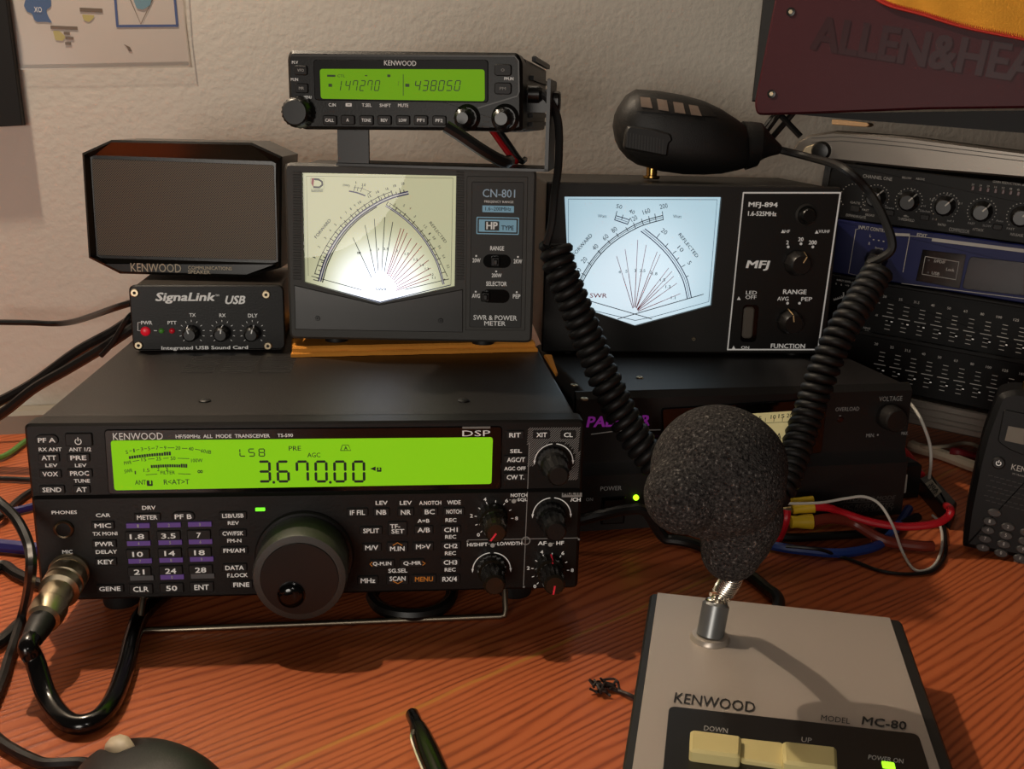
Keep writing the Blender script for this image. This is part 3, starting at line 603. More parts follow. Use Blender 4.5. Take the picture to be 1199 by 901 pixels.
# ------------------------------------------------------------------ twin band mobile radio on its bracket
CNT = RT+CT+CTOP                               # world height of the meter top
F = crop(310, 40, 3.3306); k = 3.3306
myaw = math.radians(-6.5)
mz = pt(345, 154, .585).z
P0 = pt(341, 154, .585)
mo = Thing('mobile_radio', 'small black twin-band car radio with lit green display on a bracket', 'radio', zframe(Vector((P0.x, P0.y, CNT)), myaw))
MP = Panel(mo, FRONT)
MW = MP.uv(612, 110)[0]; mb_ = (MP.uv(345, 154)[1]+MP.uv(605, 155)[1])/2; mt_ = (MP.uv(340, 60)[1]+MP.uv(606, 60)[1])/2
m = MB(FRONT)
m.prism(rpoly(MP.up([F(98, 62), F(985, 72), F(1005, 110), F(1005, 372), F(985, 378), F(150, 372), F(95, 330), F(86, 90)]), .002), -.022, 0, BLK, .0018); m.build('control_head', mo.o)
m = MB(FRONT); m.prism(rpoly([(.003, mb_+.001), (MW-.001, mb_+.001), (MW-.001, mt_-.0015), (.003, mt_-.0015)], .002), -.15, -.022, CASE)
m.M = TOP
for i in range(9): m.box(.012+i*.0145, .0145+i*.0145, .05, .145, mt_-.0016, mt_+.0016, CASE, .0006)
for i in range(6): m.box(MW-.0012, MW+.0012, .045, .145, mb_+.004+i*.0052, mb_+.0065+i*.0052, CASE)
m.build('case', mo.o)
m = MP.mb(); m.prism(rpoly(MP.up([F(190, 100), F(872, 100), F(872, 268), F(195, 258)]), .002), -.0005, .0006, mat('bezel_black', (12, 12, 12), .5, spec=.25), .0004)
MPM = mat('bezel_grey', (60, 57, 53), .4)
m.stroke(MP.up([F(832, 288), F(985, 242), F(992, 225), F(990, 105), F(975, 86), F(100, 84)]), .0007, .0007, MPM)
db = m.build('display_bezel', mo.o)
m = MP.mb(); m.prism(rpoly(MP.up([F(217, 136), F(858, 138), F(859, 262), F(221, 252)]), .0016), .0005, .0011, mat('lcd_green_dim', (110, 165, 28), .6, spec=.1, emit=.42, ecol=(120, 178, 30)))
z = .0013
for i, ch in enumerate('147270'): seg7(MP, m, ch, *F(295+i*28.6-(6 if ch == '1' else 0), 201), 19/k, 42/k, LCDD, z, .18, .16)
for i, ch in enumerate('438050'): seg7(MP, m, ch, *F(596+i*31, 201), 22/k, 42/k, LCDD, z, .18, .16)
MP.line(m, [F(540, 157), F(540, 240)], .7, LCDD, z)
for t, X, Y, W, H in (('-', 395, 162, 9, 4), ('CTL', 298, 163, 30, 10)): MP.text(m, t, *F(X, Y), W/k, H/k, LCDD, z, .002)
for X, Y, W, H in ((262, 163, 32, 8), (258, 200, 14, 12), (558, 200, 16, 12), (486, 163, 12, 10)): m.flat(rrect(*MP.rect(*F(X, Y), W/k, H/k), .0002), z, mat('lcd_segment_pale', (48, 82, 16), .5))
seg7(MP, m, '1', *F(518, 192), 8/k, 20/k, mat('lcd_segment_pale', (48, 82, 16), .5), z, .18)
m.build('lcd_screen', db)['label'] = 'green frequency screen'
m = MP.mb()
for t, X, Y, W, H, b in (('KENWOOD', 528, 113, 125, 20, .004), ('M.V', 118, 110, 24, 12, .012), ('M.IN', 116, 177, 28, 12, .012), ('MENU', 168, 246, 30, 11, .012), ('C.IN', 263, 276, 28, 13, .012), ('T.SEL', 398, 277, 38, 13, .012), ('SHIFT', 470, 278, 44, 13, .012), ('MUTE', 540, 278, 40, 13, .012), ('PM.IN', 952, 174, 36, 12, .012)): MP.text(m, t, *F(X, Y), W/k, H/k, WHT, .0009, b)
m.flat(rrect(*MP.rect(*F(328, 276), 24/k, 13/k), .0003), .0004, WHT); MP.line(m, [F(134, 246), F(150, 246)], .8, WHT, .0004); MP.line(m, [F(322, 276), F(334, 276)], .8, BLK, .0006)
for i in range(3): m.flat(rrect(*MP.rect(*F(864, 322+i*20), 22/k, 6/k), .0002), .0004, mat('print_faint', (75, 72, 68), .6))
m.build('panel_lettering', mo.o)
for t, X, Y, W in (('CALL', 253, 336, 34), ('A', 323, 335, 10), ('TONE', 396, 336, 36), ('REV', 466, 336, 26), ('LOW', 538, 336, 30), ('PF1', 608, 336, 28), ('PF2', 680, 337, 28)): button(MP, 'button', *F(X, Y), 54/k, 38/k, mo.o, t, W/k, 13/k, WHT, .0016, .001, tm=WHT)
for t, X, Y, W in (('VFO', 140, 141, 26), ('MR', 143, 211, 20)): button(MP, 'button', *F(X, Y), 50/k, 38/k, mo.o, t, W/k, 11/k, DIM, .0014, .001, tm=DIM)
for t, X, Y, W in (('\u25CB', 928, 140, 14), ('PM', 928, 212, 24)): button(MP, 'button', *F(X, Y), 66/k, 46/k, mo.o, None, 0, 0, None, .0018, .0015, lines=[('O' if W == 14 else 'PM', *F(X, Y), W/k, 11/k)], tm=GRY)
for X, Y, r in ((790, 326, .0072), (938, 328, .0076)):
    o = knob(MP, 'knob_ring', *F(X, Y), r, .002, mo.o, KNB, 32, 0)
    knob(MP, 'knob', *F(X-6, Y+2), r*.78, .010, o, KNB, 24, .08, ch=.002, w0=.0018)
o = knob(MP, 'tuning_knob', *F(140, 305), .0088, .011, mo.o, KNB, 40, .06, ch=.0015)
# bracket: a wide left leg, a flat bar on the meter, a right leg reaching up beside the radio
BRK = mat('bracket_black', (25, 24, 23), .4)
m = MB(); x0 = MP.uv(388, 170)[0]; x1 = MP.uv(425, 170)[0]; xr = MP.uv(641, 150)[0]
m.box(x0, x1, .012, .0145, .002, mb_+.001, BRK); m.box(x0-.001, xr, .012, .05, .0002, .002, BRK, .0004)
xr = max(xr, MW+.0035)
m.box(xr-.002, xr, .012, .055, .0002, mb_+.030, BRK, .0006)
m.M = MB().M; m.build('bracket', mo.o)
m = MB(); m.M = Matrix.Translation((xr, .034, mb_+.018)) @ Matrix.Rotation(PI/2, 4, 'Y'); m.lathe([(.006, 0), (.006, .003), (.005, .004)], (0, 0), KNB, 20, .08); m.build('bracket_screw', mo.o)
m = MB(); m.box(MW-.002, xr-.002, .028, .040, mb_+.012, mb_+.024, BRK); m.build('spacer', mo.o)
# power leads under the radio
mI = mo.M
def ml(x, y, z): return mI @ Vector((x, y, z))
g1, g2 = dk(604, 189, CNT+.004), dk(611, 189, CNT+.004); g3 = dk(592, 190, CNT+.006)
cable('power_lead', 'red wire slanting down under the small car radio', [pt(570, 146, g1.y), pt(577, 154, g1.y), pt(589, 171, g1.y), pt(599, 184, g1.y), g1, g1+Vector((.001, .012, 0)), g1+Vector((.002, .03, 0))], .0018, RED)
cable('power_lead', 'thin black wire beside the red wire under the small car radio', [pt(578, 146, g2.y), pt(585, 154, g2.y), pt(597, 171, g2.y), pt(606, 184, g2.y), g2, g2+Vector((.001, .012, 0)), g2+Vector((.002, .03, 0))], .0018, CBL)
cable('signal_cable', 'thick black cable slanting under the small car radio, left of the red wire', [pt(522, 148, g3.y-.01), pt(538, 158, g3.y-.01), pt(560, 173, g3.y-.01), pt(580, 185, g3.y-.006), g3, g3+Vector((.001, .010, 0)), g3+Vector((.002, .02, 0))], .0032, CBL)

# ------------------------------------------------------------------ sound card box and loudspeaker
Gc = crop(80, 150, 3.218); k = 3.218
pL = dk(157, 413, RT); pR = dk(323, 411.5, RT); d = pR-pL; yaw = math.atan2(d.y, d.x)
sl = Thing('sound_card', 'small black sound card box with three knobs, under the speaker', 'sound card', zframe(pL, yaw))
SP = Panel(sl, FRONT)
m = SP.mb(); ol = SP.up([Gc(222, 585), Gc(808, 600), Gc(800, 848), Gc(240, 845)])
wS = ol[1][0]; hS = (ol[0][1]+ol[1][1])/2
m.prism(rpoly([(-.0005, .0012), (wS+.0005, .0012), (wS+.0005, hS), (-.0005, hS)], .004), -.0025, 0, BLK, .0008); m.build('front_panel', sl.o)
m = SP.mb(); m.prism(rrect(.001, wS-.001, .0006, hS-.0012, .002), -.085, -.0025, mat('sound_card_case', (52, 45, 38), .45, bump=.2)); m.build('case', sl.o)
m = SP.mb()
TIMES = .014
for t, X, Y, W, H, sh in (('SignaLink', 442, 641, 224, 42, .28), ('USB', 630, 648, 76, 32, .28)): SP.text(m, t, *Gc(X, Y), W/k, H/k, WHT, .0003, .02, None, sh)
for t, X, Y, W, H in (('TM', 561, 631, 14, 7), ('TX', 468, 705, 24, 13), ('RX', 581, 706, 24, 13), ('DLY', 695, 707, 36, 14), ('PWR', 295, 734, 42, 14), ('PTT', 391, 734, 34, 13), ('Integrated USB Sound Card', 515, 830, 326, 17)): SP.text(m, t, *Gc(X, Y), W/k, H/k, WHT, .0003, .012)
SP.line(m, [Gc(272, 733), Gc(262, 733), Gc(262, 764), Gc(274, 764)], .7, WHT, .0003); SP.line(m, [Gc(322, 764), Gc(334, 764)], .8, WHT, .0003)
for X in (466, 581, 695):
    c = SP.uv(*Gc(X, 770)); r = SP.size(400, 380, 40/k, 1)[0]
    for i in range(11):
        a = math.radians(225-i*27); m.stroke([(c[0]+math.cos(a)*r, c[1]+math.sin(a)*r), (c[0]+math.cos(a)*r*1.18, c[1]+math.sin(a)*r*1.18)], .0003, .0003, WHT)
m.build('panel_lettering', sl.o)
for X, pa in ((464, 110), (579, 80), (693, 75)): knob(SP, 'knob', *Gc(X, 771), .0050, .009, sl.o, KNB, 28, .08, ch=.0012, pointer=pa, pw=.0007)
for X, Y, r, mt_2, lb in ((291, 766, .0029, mat('lamp_red', (215, 20, 40), .3, emit=.35), 'large red power button'), (391, 764, .0017, mat('lamp_dark_red', (190, 20, 35), .3, emit=.2), 'small red lamp'), (351, 764, .0016, mat('lamp_dim_green', (70, 130, 45), .3, emit=.2), 'small green lamp')):
    m = SP.mb(); m.lathe([(r, -.0002), (r, .0008), (r*.8, .0018), (r*.4, .0022)], SP.uv(*Gc(X, Y)), mt_2, 20); m.build('lamp' if r < .0025 else 'power_button', sl.o)['label'] = lb
for X, Y in ((250, 621), (745, 628), (265, 819), (752, 821)): screw(SP, *Gc(X, Y), .0026, sl.o, NIK)
# speaker
zs = RT+hS+.0002
pc = dk(250, 326, zs); pL = pc
sk = Thing('speaker', 'black eight-sided communications speaker standing on the sound card', 'speaker', zframe(pL+Vector((0, .004, 0)), math.radians(0.5)))
KP = Panel(sk, FRONT)
O = KP.up([Gc(50, 95), Gc(160, 45), Gc(690, 55), Gc(805, 108), Gc(800, 528), Gc(668, 562), Gc(193, 550), Gc(75, 490)])
mv = min(p[1] for p in O); O = [(x, max(y, .0004)) for x, y in O]
if area(O) < 0: O = O[::-1]
Oi = inset(O, .0014); SPK = mat('speaker_shell', (26, 24, 22), .3, bump=.1)
m = KP.mb(); back = [(x*.94+.02*.0, .0004+(y-.0004)*.97) for x, y in O]
n = 8
ring_ = [(x, y, -.006) for x, y in O], [(x, y, -.001) for x, y in O], [(x, y, 0) for x, y in Oi]
Gq = KP.up([Gc(70, 113), Gc(770, 138), Gc(780, 507), Gc(95, 487)])
gz = -.007
vs = [q for r in ring_ for q in r]; fs = []
for r in range(2):
    for i in range(n): fs.append((r*n+i, r*n+(i+1) % n, (r+1)*n+(i+1) % n, (r+1)*n+i))
m.add(vs, fs, SPK)
m.prism([(x, y) for x, y in O], -.05, -.006, SPK, 0)
m.build('shell', sk.o)
# sloping inner bezel from the rim down to the grille
m = KP.mb(); R_ = list(Oi)       # order depends on orientation; match by angle
def near(p, Q): return min(Q, key=lambda q: (q[0]-p[0])**2+(q[1]-p[1])**2)
cg = (sum(p[0] for p in Gq)/4, sum(p[1] for p in Gq)/4)
low = min(p[1] for p in Gq)
inn = []
for p in R_:
    q = near(p, Gq); inn.append((q[0], q[1], gz))
BEZ = mat('speaker_bezel', (105, 98, 88), .28, 1); BEZS = mat('speaker_bezel_sheen', (40, 38, 35), .18)
for i in range(n):
    j = (i+1) % n; a, b = R_[i], R_[j]; A3, B3 = inn[i], inn[j]
    m.add([(*a, 0), (*b, 0), B3, A3], [(0, 1, 2, 3)] if (Vector(A3)-Vector(B3)).length > 1e-6 else [(0, 1, 2)], BEZ)
m.build('bezel', sk.o, 10)
def grille():
    mm = mat('speaker_grille', (48, 42, 35), .5, .3); nt = mm.node_tree; N = nt.nodes; L = nt.links; b = N['Principled BSDF']
    tc = N.new('ShaderNodeTexCoord'); mp = N.new('ShaderNodeMapping'); mp.inputs['Scale'].default_value = (1000/1.05, 0, 1000/1.05); mp.inputs['Rotation'].default_value = (0, math.radians(45), 0); L.new(tc.outputs['Object'], mp.inputs['Vector'])
    v = N.new('ShaderNodeTexVoronoi'); v.inputs['Randomness'].default_value = 0; v.inputs['Scale'].default_value = 1; L.new(mp.outputs['Vector'], v.inputs['Vector'])
    cr = N.new('ShaderNodeValToRGB'); cr.color_ramp.elements[0].position = .28; cr.color_ramp.elements[0].color = (.004, .004, .004, 1); cr.color_ramp.elements[1].position = .42; cr.color_ramp.elements[1].color = (*lin((112, 97, 80)), 1)
    L.new(v.outputs['Distance'], cr.inputs[0]); L.new(cr.outputs['Color'], b.inputs['Base Color']); return mm
m = KP.mb(); m.prism(rpoly(Gq, .002), gz-.002, gz+.0012, grille(), .0008); m.build('grille', sk.o)
m = KP.mb(); st = KP.up([Gc(135, 512), Gc(775, 515), Gc(668, 556), Gc(200, 545)]); m.prism(st, gz, -.0002, mat('speaker_strip', (20, 18, 17), .3), .0004); nb = m.build('name_strip', sk.o)
m = KP.mb()
for t, X, Y, W, H, b in (('KENWOOD', 330, 527, 190, 32, .003), ('COMMUNICATIONS', 534, 528, 165, 13, .012), ('SPEAKER', 493, 543, 84, 14, .012)): KP.text(m, t, *Gc(X, Y), W/k, H/k, mat('print_warm', (205, 188, 162), .6, emit=.05), .0003, b)  # warm print gets a trace of added emission
m.build('name_lettering', nb)
# ------------------------------------------------------------------ power supply
pyaw = math.radians(11); pu = Vector((math.cos(pyaw), math.sin(pyaw), 0)); pn = Vector((math.sin(pyaw), -math.cos(pyaw), 0))
PR = dk(1056, 609); PW = .2265
PLd = PR-pu*PW
ps = Thing('power_supply', 'large dark grey power supply with purple lettering behind the microphone', 'power supply', zframe(PLd-pn*.005, pyaw))
PP = Panel(ps, FRONT); PSM = mat('supply_grey', (30, 28, 27), .5, bump=.25, bscale=1400); PSC = mat('supply_case', (30, 27, 25), .5, bump=.3, bscale=1400, var=.15)
PH = PP.uv(1075, 450)[1]; PD = .138
led_v = (PP.uv(700, 547)[1]+PP.uv(1010, 534)[1])/2
m = MB(Matrix(((0, 0, 1, 0), (1, 0, 0, 0), (0, 1, 0, 0), (0, 0, 0, 1))))       # profile (y, z) swept along x
prof = [(-.005, .004), (-.005, led_v-.004), (-.0005, led_v+.002), (0, led_v+.004), (0, PH-.004), (.004, PH), (.006, PH), (.006, .004)]
m.prism(prof, .0006, PW-.0006, PSM, .0006); m.build('front_panel', ps.o)
m = MB(FRONT); m.prism(rpoly([(0, .004), (PW, .004), (PW, PH-.006), (PW-.006, PH), (.006, PH), (0, PH-.006)], .0015), -PD, -.006, PSC); m.build('case', ps.o)
for x in (.02, PW-.02):
    for y in (.02, PD-.02):
        m = MB(); m.lathe([(.008, 0), (.008, .0045)], (x, y), RUB, 16); m.build('foot', ps.o)
H_ = crop(640, 400, 3.747); I_ = crop(880, 400, 2.815)
MAG = mat('print_magenta', (190, 62, 205), .6, emit=.12); PV = mat('print_violet', (92, 50, 130), .6)  # magenta print brightened with added emission, not backlit
m = PP.mb()
PP.text(m, 'PALSTAR', *H_(318, 350), 276/3.747, 48/3.747, MAG, .0004, .02, -1.5, .25)
vs = None
PP.line(m, [H_(195, 408), H_(300, 394), H_(500, 388)], 1.0, DIM, .0004); PP.text(m, 'ham radio accessories', *H_(560, 411), 210/3.747, 15/3.747, PV, .0004, .008)
for t, X, Y, W, H, b in (('VOLTAGE', 459, 189, 76, 16, .002), ('OVERLOAD', 316, 223, 78, 13, .004), ('MIN.', 392, 310, 28, 12, .004), ('MAX.', 505, 303, 22, 11, .004)): PP.text(m, t, *I_(X, Y), W/2.815, H/2.815, GRY, .0004, b)
for X, Y in ((291, 246), (415, 308)): m.flat(rrect(*PP.rect(*I_(X, Y), 2, 2), .0003), .0004, GRY)
m.build('upper_lettering', ps.o)
LW = .0052; m = PP.mb()
PP.text(m, 'POWER', *H_(283, 645), 92/3.747, 19/3.747, GRY, LW, .006); PP.text(m, 'ON', *H_(188, 694), 30/3.747, 14/3.747, GRY, LW, .002); PP.text(m, 'OFF', *H_(179, 773), 38/3.747, 14/3.747, GRY, LW, .002)
for t, X, Y, W in (('SWITCHING MODE', 378, 519, 190), ('DC REGULATED', 385, 542, 164), ('POWER SUPPLY', 388, 556, 160)): PP.text(m, t, *I_(X, Y), W/2.815, 13/2.815, mat('print_dull', (95, 90, 86), .6), LW, .002, None, .3)
PP.line(m, [I_(292, 532), I_(470, 526)], .5, mat('print_dull', (95, 90, 86), .6), LW)
m.build('lower_lettering', ps.o)
o = knob(PP, 'voltage_knob', *I_(448, 246), .0085, .012, ps.o, mat('knob_supply', (34, 31, 29), .4), 40, .03, ch=.001, r1=.0078)
m = PP.mb(); m.lathe([(.0022, -.0002), (.0022, .0006), (.0014, .0014)], PP.uv(*I_(291, 257)), mat('lamp_off', (50, 22, 20), .3), 16); m.build('overload_lamp', ps.o)
m = PP.mb(); rc = PP.rect(*H_(281, 728), 104/3.747, 118/3.747); m.prism(rrect(*rc, .001), LW-.0006, LW+.0008, GLS, .0004); o = m.build('power_switch', ps.o)
m = PP.mb(); u0, u1, v0, v1 = rc; uc = (u0+u1)/2; m.add([(u0+.0012, v0+.001, LW+.001), (u1-.0012, v0+.001, LW+.001), (u1-.0012, (v0+v1)/2, LW+.0012), (u0+.0012, (v0+v1)/2, LW+.0012), (u1-.0012, v1-.001, LW+.0038), (u0+.0012, v1-.001, LW+.0038)], [(0, 1, 2, 3), (3, 2, 4, 5)], BTN); m.build('rocker', o)
m = PP.mb(); m.lathe([(.0018, LW-.0004), (.0018, LW+.0008), (.001, LW+.0016)], PP.uv(*H_(381, 672)), mat('led_yellow_green', (170, 255, 30), .4, emit=2.2), 16); m.build('power_lamp', ps.o)['label'] = 'lit yellow-green power lamp'
m = PP.mb(); mq = [(780, 482), (964, 470), (957, 531), (783, 545)]; m.prism(rpoly(PP.up([(774, 478), (968, 466), (961, 530), (777, 546)]), .002), -.0003, .0016, GLS, .0006); bz = m.build('meter_bezel', ps.o)
m = PP.mb(); m.flat(PP.up([(795, 489), (936, 480), (930, 524), (797, 533)]), .0018, mat('meter_paper', (226, 210, 150), .6, emit=.32))
PP.text(m, '10', 905.5, 488.5, 6, 4.6, INK, .002, .004); PP.text(m, '15', 915, 487.5, 7, 4.6, INK, .002, .004); PP.text(m, '20', 924.5, 486.8, 6.6, 4.6, INK, .002, .004); PP.text(m, '5', 890, 490, 3.2, 4.6, INK, .002, .004); PP.text(m, '0', 868, 492, 3.4, 4.6, INK, .002, .004); PP.text(m, 'A', 912, 511, 6, 7, INK, .002, .004)
PP.line(m, [(800, 500), (931, 494)], .5, INK, .002)
for i in range(13): X = 806+i*10; PP.line(m, [(X, 499-(X-800)*.045), (X+.4, 494-(X-800)*.045)], .6, INK, .002)
m.build('ammeter_dial', bz)
P2 = Panel(ps, Matrix.Translation((0, 0, PH)))
for X, Y in ((749, 443), (684, 468), (672, 452)): screw(P2, X, Y, .0024, ps.o, NIK)

# ------------------------------------------------------------------ right power meter on the supply
base = dk(800, 417.5, PH); fyaw = math.radians(4); fu = Vector((math.cos(fyaw), math.sin(fyaw), 0)); fn_ = Vector((math.sin(fyaw), -math.cos(fyaw), 0))
def on_front(px, py):
    d = ray(px, py); return CAM + d*((base-CAM).dot(fn_)/d.dot(fn_))
fL = on_front(634, 421); fR = on_front(966, 414); FW = (fR-fL).dot(fu)
fl2 = base + fu*((fL-base).dot(fu))
mf = Thing('power_meter', 'black cross-needle meter with bluish-white lit dial and white-outlined panel, on the power supply', 'meter', zframe(fl2, fyaw))
FP = Panel(mf, FRONT); FH = (FP.uv(645, 213)[1]+FP.uv(985, 220)[1])/2
E_ = crop(620, 180, 3.155); k = 3.155; E2 = crop(640, 220, 5.005)
FB = mat('meter_black', (36, 34, 32), .5, bump=.25, bscale=1500)
FZ = .003
m = MB(FRONT); m.prism(rpoly([(.001, FZ), (FW-.001, FZ), (FW-.001, FH-.001), (.001, FH-.001)], .002), -.13, -.006, CASE); m.build('case', mf.o)
win = FP.up([(661, 230.5), (845, 231), (833, 358), (744, 382), (667, 356)])
m = MB(FRONT); holed(m, rpoly([(0, FZ-.0005), (FW, FZ-.0005), (FW, FH), (0, FH)], .0015), win, -.0065, 0, FB, .001)
m.build('front_panel', mf.o)
g = FP.uv(*E2(520, 560)); DZ = -.003
m = FP.mb(); m.flat(win, DZ, dialmat('dial_face_cool', (188, 222, 238), (228, 244, 255), (g[0], -DZ, g[1]), .085, .62, .85))
z = DZ+.0002; DB = mat('dial_blue', (50, 62, 120), .6); DK2 = mat('dial_navy', (34, 40, 62), .6)
fa = [(185, 640), (205, 570), (245, 490), (300, 410), (370, 338), (450, 280), (560, 222), (685, 186)]
for off in (0, 14, 26): arc(FP, m, E2, [(x-off*.75*(1-i/9), y-off*(.3+.09*i)) for i, (x, y) in enumerate(fa)], 1.0 if off != 14 else .6, DK2, z)
ra = [(552, 254), (630, 315), (700, 385), (755, 460), (800, 545), (825, 650)]
for off in (0, 12, 24): arc(FP, m, E2, [(x+off, y-off*.55*(1-i/7)) for i, (x, y) in enumerate(ra)], 1.1 if off != 12 else .6, DB, z)
arc(FP, m, E2, [(398, 188), (440, 202), (476, 214)], 1.1, DB, z); arc(FP, m, E2, [(402, 176), (444, 190), (480, 202)], .6, DB, z); arc(FP, m, E2, [(408, 164), (448, 176), (484, 188)], 1.0, DB, z)
for a_, b_ in (((413, 136), (398, 190)), ((490, 178), (474, 216)), ((448, 158), (440, 186)), ((678, 138), (684, 190)), ((205, 500), (228, 515)), ((240, 436), (262, 455)), ((300, 368), (320, 388)), ((358, 308), (374, 328)), ((408, 266), (422, 288)), ((464, 232), (478, 256)), ((508, 204), (522, 238)), ((556, 182), (568, 220)), ((598, 166), (606, 206)), ((634, 152), (642, 198)), ((664, 268), (646, 292)), ((712, 326), (698, 344)), ((760, 370), (740, 386)), ((776, 408), (762, 424)), ((812, 452), (792, 464)), ((832, 516), (818, 522))): FP.line(m, [E2(*a_), E2(*b_)], .8, DK2, z+.0001)
for t, X, Y, W, H, r in (('50', 426, 110, 34, 24, 12), ('40', 500, 140, 34, 22, 22), ('120', 512, 180, 38, 28, -28), ('160', 585, 138, 44, 28, -20), ('200', 686, 108, 46, 28, -10), ('80', 396, 246, 32, 28, -38), ('60', 345, 290, 34, 28, -42), ('40', 285, 348, 34, 28, -45), ('20', 220, 424, 34, 28, -50), ('10', 186, 486, 30, 28, -54), ('20', 690, 256, 36, 26, 36), ('10', 786, 358, 36, 24, 46), ('5', 838, 440, 16, 24, 52), ('Watt', 326, 166, 52, 18, 2), ('Watt', 766, 168, 50, 18, 2)): FP.text(m, t, *E2(X, Y), W/5, H/5, DK2, z, .002, rot=r)
FP.text(m, 'FORWARD', *E2(210, 334), 160/5, 22/5, DK2, z, .004, rot=-49); FP.text(m, 'REFLECTED', *E2(832, 338), 172/5, 20/5, DK2, z, .004, rot=52)
INKR2 = mat('dial_red', (205, 30, 60), .6); INKP = mat('dial_red_pale', (205, 110, 125), .6)
FP.text(m, 'SWR', *E2(304, 632), 100/5, 26/5, INKR2, z, .004)
for p in ((410, 400), (460, 360), (534, 305), (584, 335), (648, 375), (666, 390), (716, 470), (735, 490), (746, 518), (764, 560), (785, 620)):
    q = (514, 734); w_ = .22; s = (q[0]+(p[0]-q[0])*.08, q[1]+(p[1]-q[1])*.08); h = (q[0]+(p[0]-q[0])*.62, q[1]+(p[1]-q[1])*.62)
    FP.line(m, [E2(*s), E2(*h)], .75, INKR2 if p[0] > 480 else INKP, z); FP.line(m, [E2(*h), E2(*p)], .6, INKP, z)
for t, X, Y, W in (('4', 428, 494, 14), ('5', 468, 490, 12), ('3', 520, 486, 12), ('2.5', 562, 486, 34), ('2', 610, 495, 12), ('1.8', 634, 504, 30), ('1.5', 680, 540, 30), ('1.3', 712, 580, 30), ('1.1', 742, 645, 26)): FP.text(m, t, *E2(X, Y), W/5, 17/5, mat('dial_teal', (60, 110, 110), .6), z+.0002, .003)
FP.line(m, [E2(200, 648), E2(618, 770)], .9, DK2, z); FP.line(m, [E2(415, 770), E2(920, 624)], .9, DK2, z); FP.line(m, [E2(128, 700), E2(128, 66), E2(1000, 70), E2(950, 668), E2(620, 758), E2(520, 778), E2(380, 745), E2(215, 705)], .7, mat('dial_line', (90, 110, 125), .6), z)
m.build('lit_dial', mf.o)['label'] = 'lit bluish-white dial with crossed scales'
m = FP.mb(); m.flat(win, -.001, GLASS); m.build('window_pane', mf.o)
J2 = crop(830, 200, 4.094); k2 = 4.094
m = FP.mb(); qf = [J2(165, 108), J2(630, 108), J2(523, 858), J2(90, 858)]; pl = FP.up(qf); m.prism(pl, -.0005, .0006, mat('plate_black', (28, 26, 24), .45, bump=.1), .0003)
z = .0009
FP.line(m, [J2(165, 106), J2(632, 106)], 1.9, WHT, z); FP.line(m, [J2(631, 104), J2(523, 860)], 1.9, WHT, z); FP.line(m, [J2(525, 858), J2(88, 858)], 1.6, WHT, z); FP.line(m, [J2(90, 860), J2(166, 104)], 1.5, WHT, z)
for t, X, Y, W, H, b in (('MFJ-894', 260, 166, 140, 30, .018), ('1.6-525MHz', 256, 206, 136, 22, .015), ('HF', 376, 291, 26, 15, .005), ('V/UHF', 553, 291, 54, 15, .005), ('2', 377, 344, 12, 19, .012), ('20', 441, 329, 25, 19, .012), ('200', 498, 344, 38, 20, .012), ('LED', 204, 585, 52, 17, .006), ('OFF', 202, 607, 52, 18, .006), ('RANGE', 412, 581, 112, 22, .012), ('AVG', 355, 614, 54, 19, .008), ('PEP', 469, 616, 52, 19, .008), ('ON', 174, 848, 38, 14, .004), ('FUNCTION', 379, 841, 164, 22, .012)): FP.text(m, t, *J2(X, Y), W/k2, H/k2, WHT, z, b)
FP.text(m, 'MFJ', *J2(234, 455), 108/k2, 48/k2, WHT, z, .02, None, .2)
for X, Y in ((379, 365), (440, 350), (497, 365), (376, 635), (433, 635)): m.lathe([(.001, .0006), (.0009, z)], FP.uv(*J2(X, Y)), WHT, 12)
for X, Y in ((353, 290), (515, 293), (142, 611), (117, 847)): m.flat(FP.up([J2(X-9, Y+8), J2(X+9, Y+8), J2(X, Y-9)]), z, WHT)
m.build('control_plate', mf.o)
LP = mat('pointer_gold', (225, 185, 130), .5, emit=.08)  # painted pointer with slight added glow
for X, Y, pa in ((418, 442, 62), (382, 722, 100)):
    knob(FP, 'knob', *J2(X, Y), .0092, .012, mf.o, mat('knob_soft', (33, 30, 28), .4), 20, .05, r1=.0072, ch=.001, pointer=pa, pm=LP, pw=.0008)
m = FP.mb(); c = FP.uv(*J2(466, 212)); m.lathe([(.0078, -.0002), (.0078, .0012), (.0066, .002), (.0060, .0006)], c, mat('bushing_grey', (48, 46, 44), .3), 32); m.lathe([(.0048, .0004), (.0048, .006), (.0042, .0068)], c, KNB, 28); m.build('push_button', mf.o)
m = FP.mb(); u0, u1, v0, v1 = FP.rect(*J2(194, 732), 78/k2, 180/k2); m.prism(rrect(u0, u1, v0, v1, .003), .0003, .0008, GLS, .0003); o = m.build('rocker_switch', mf.o)
m = FP.mb(); m.prism(rrect(*FP.rect(*J2(186, 727), 50/k2, 150/k2), .0025), .0006, .0026, mat('rocker_grey', (112, 104, 94), .5), .001); m.build('rocker', o)
screw(FP, 812, 397, .0014, mf.o, NIK)
for x in (.02, FW-.02):
    for y in (.012, .07):
        m = MB(); m.lathe([(.006, 0), (.006, FZ+.001)], (x, y), RUB, 16); m.build('foot', mf.o)

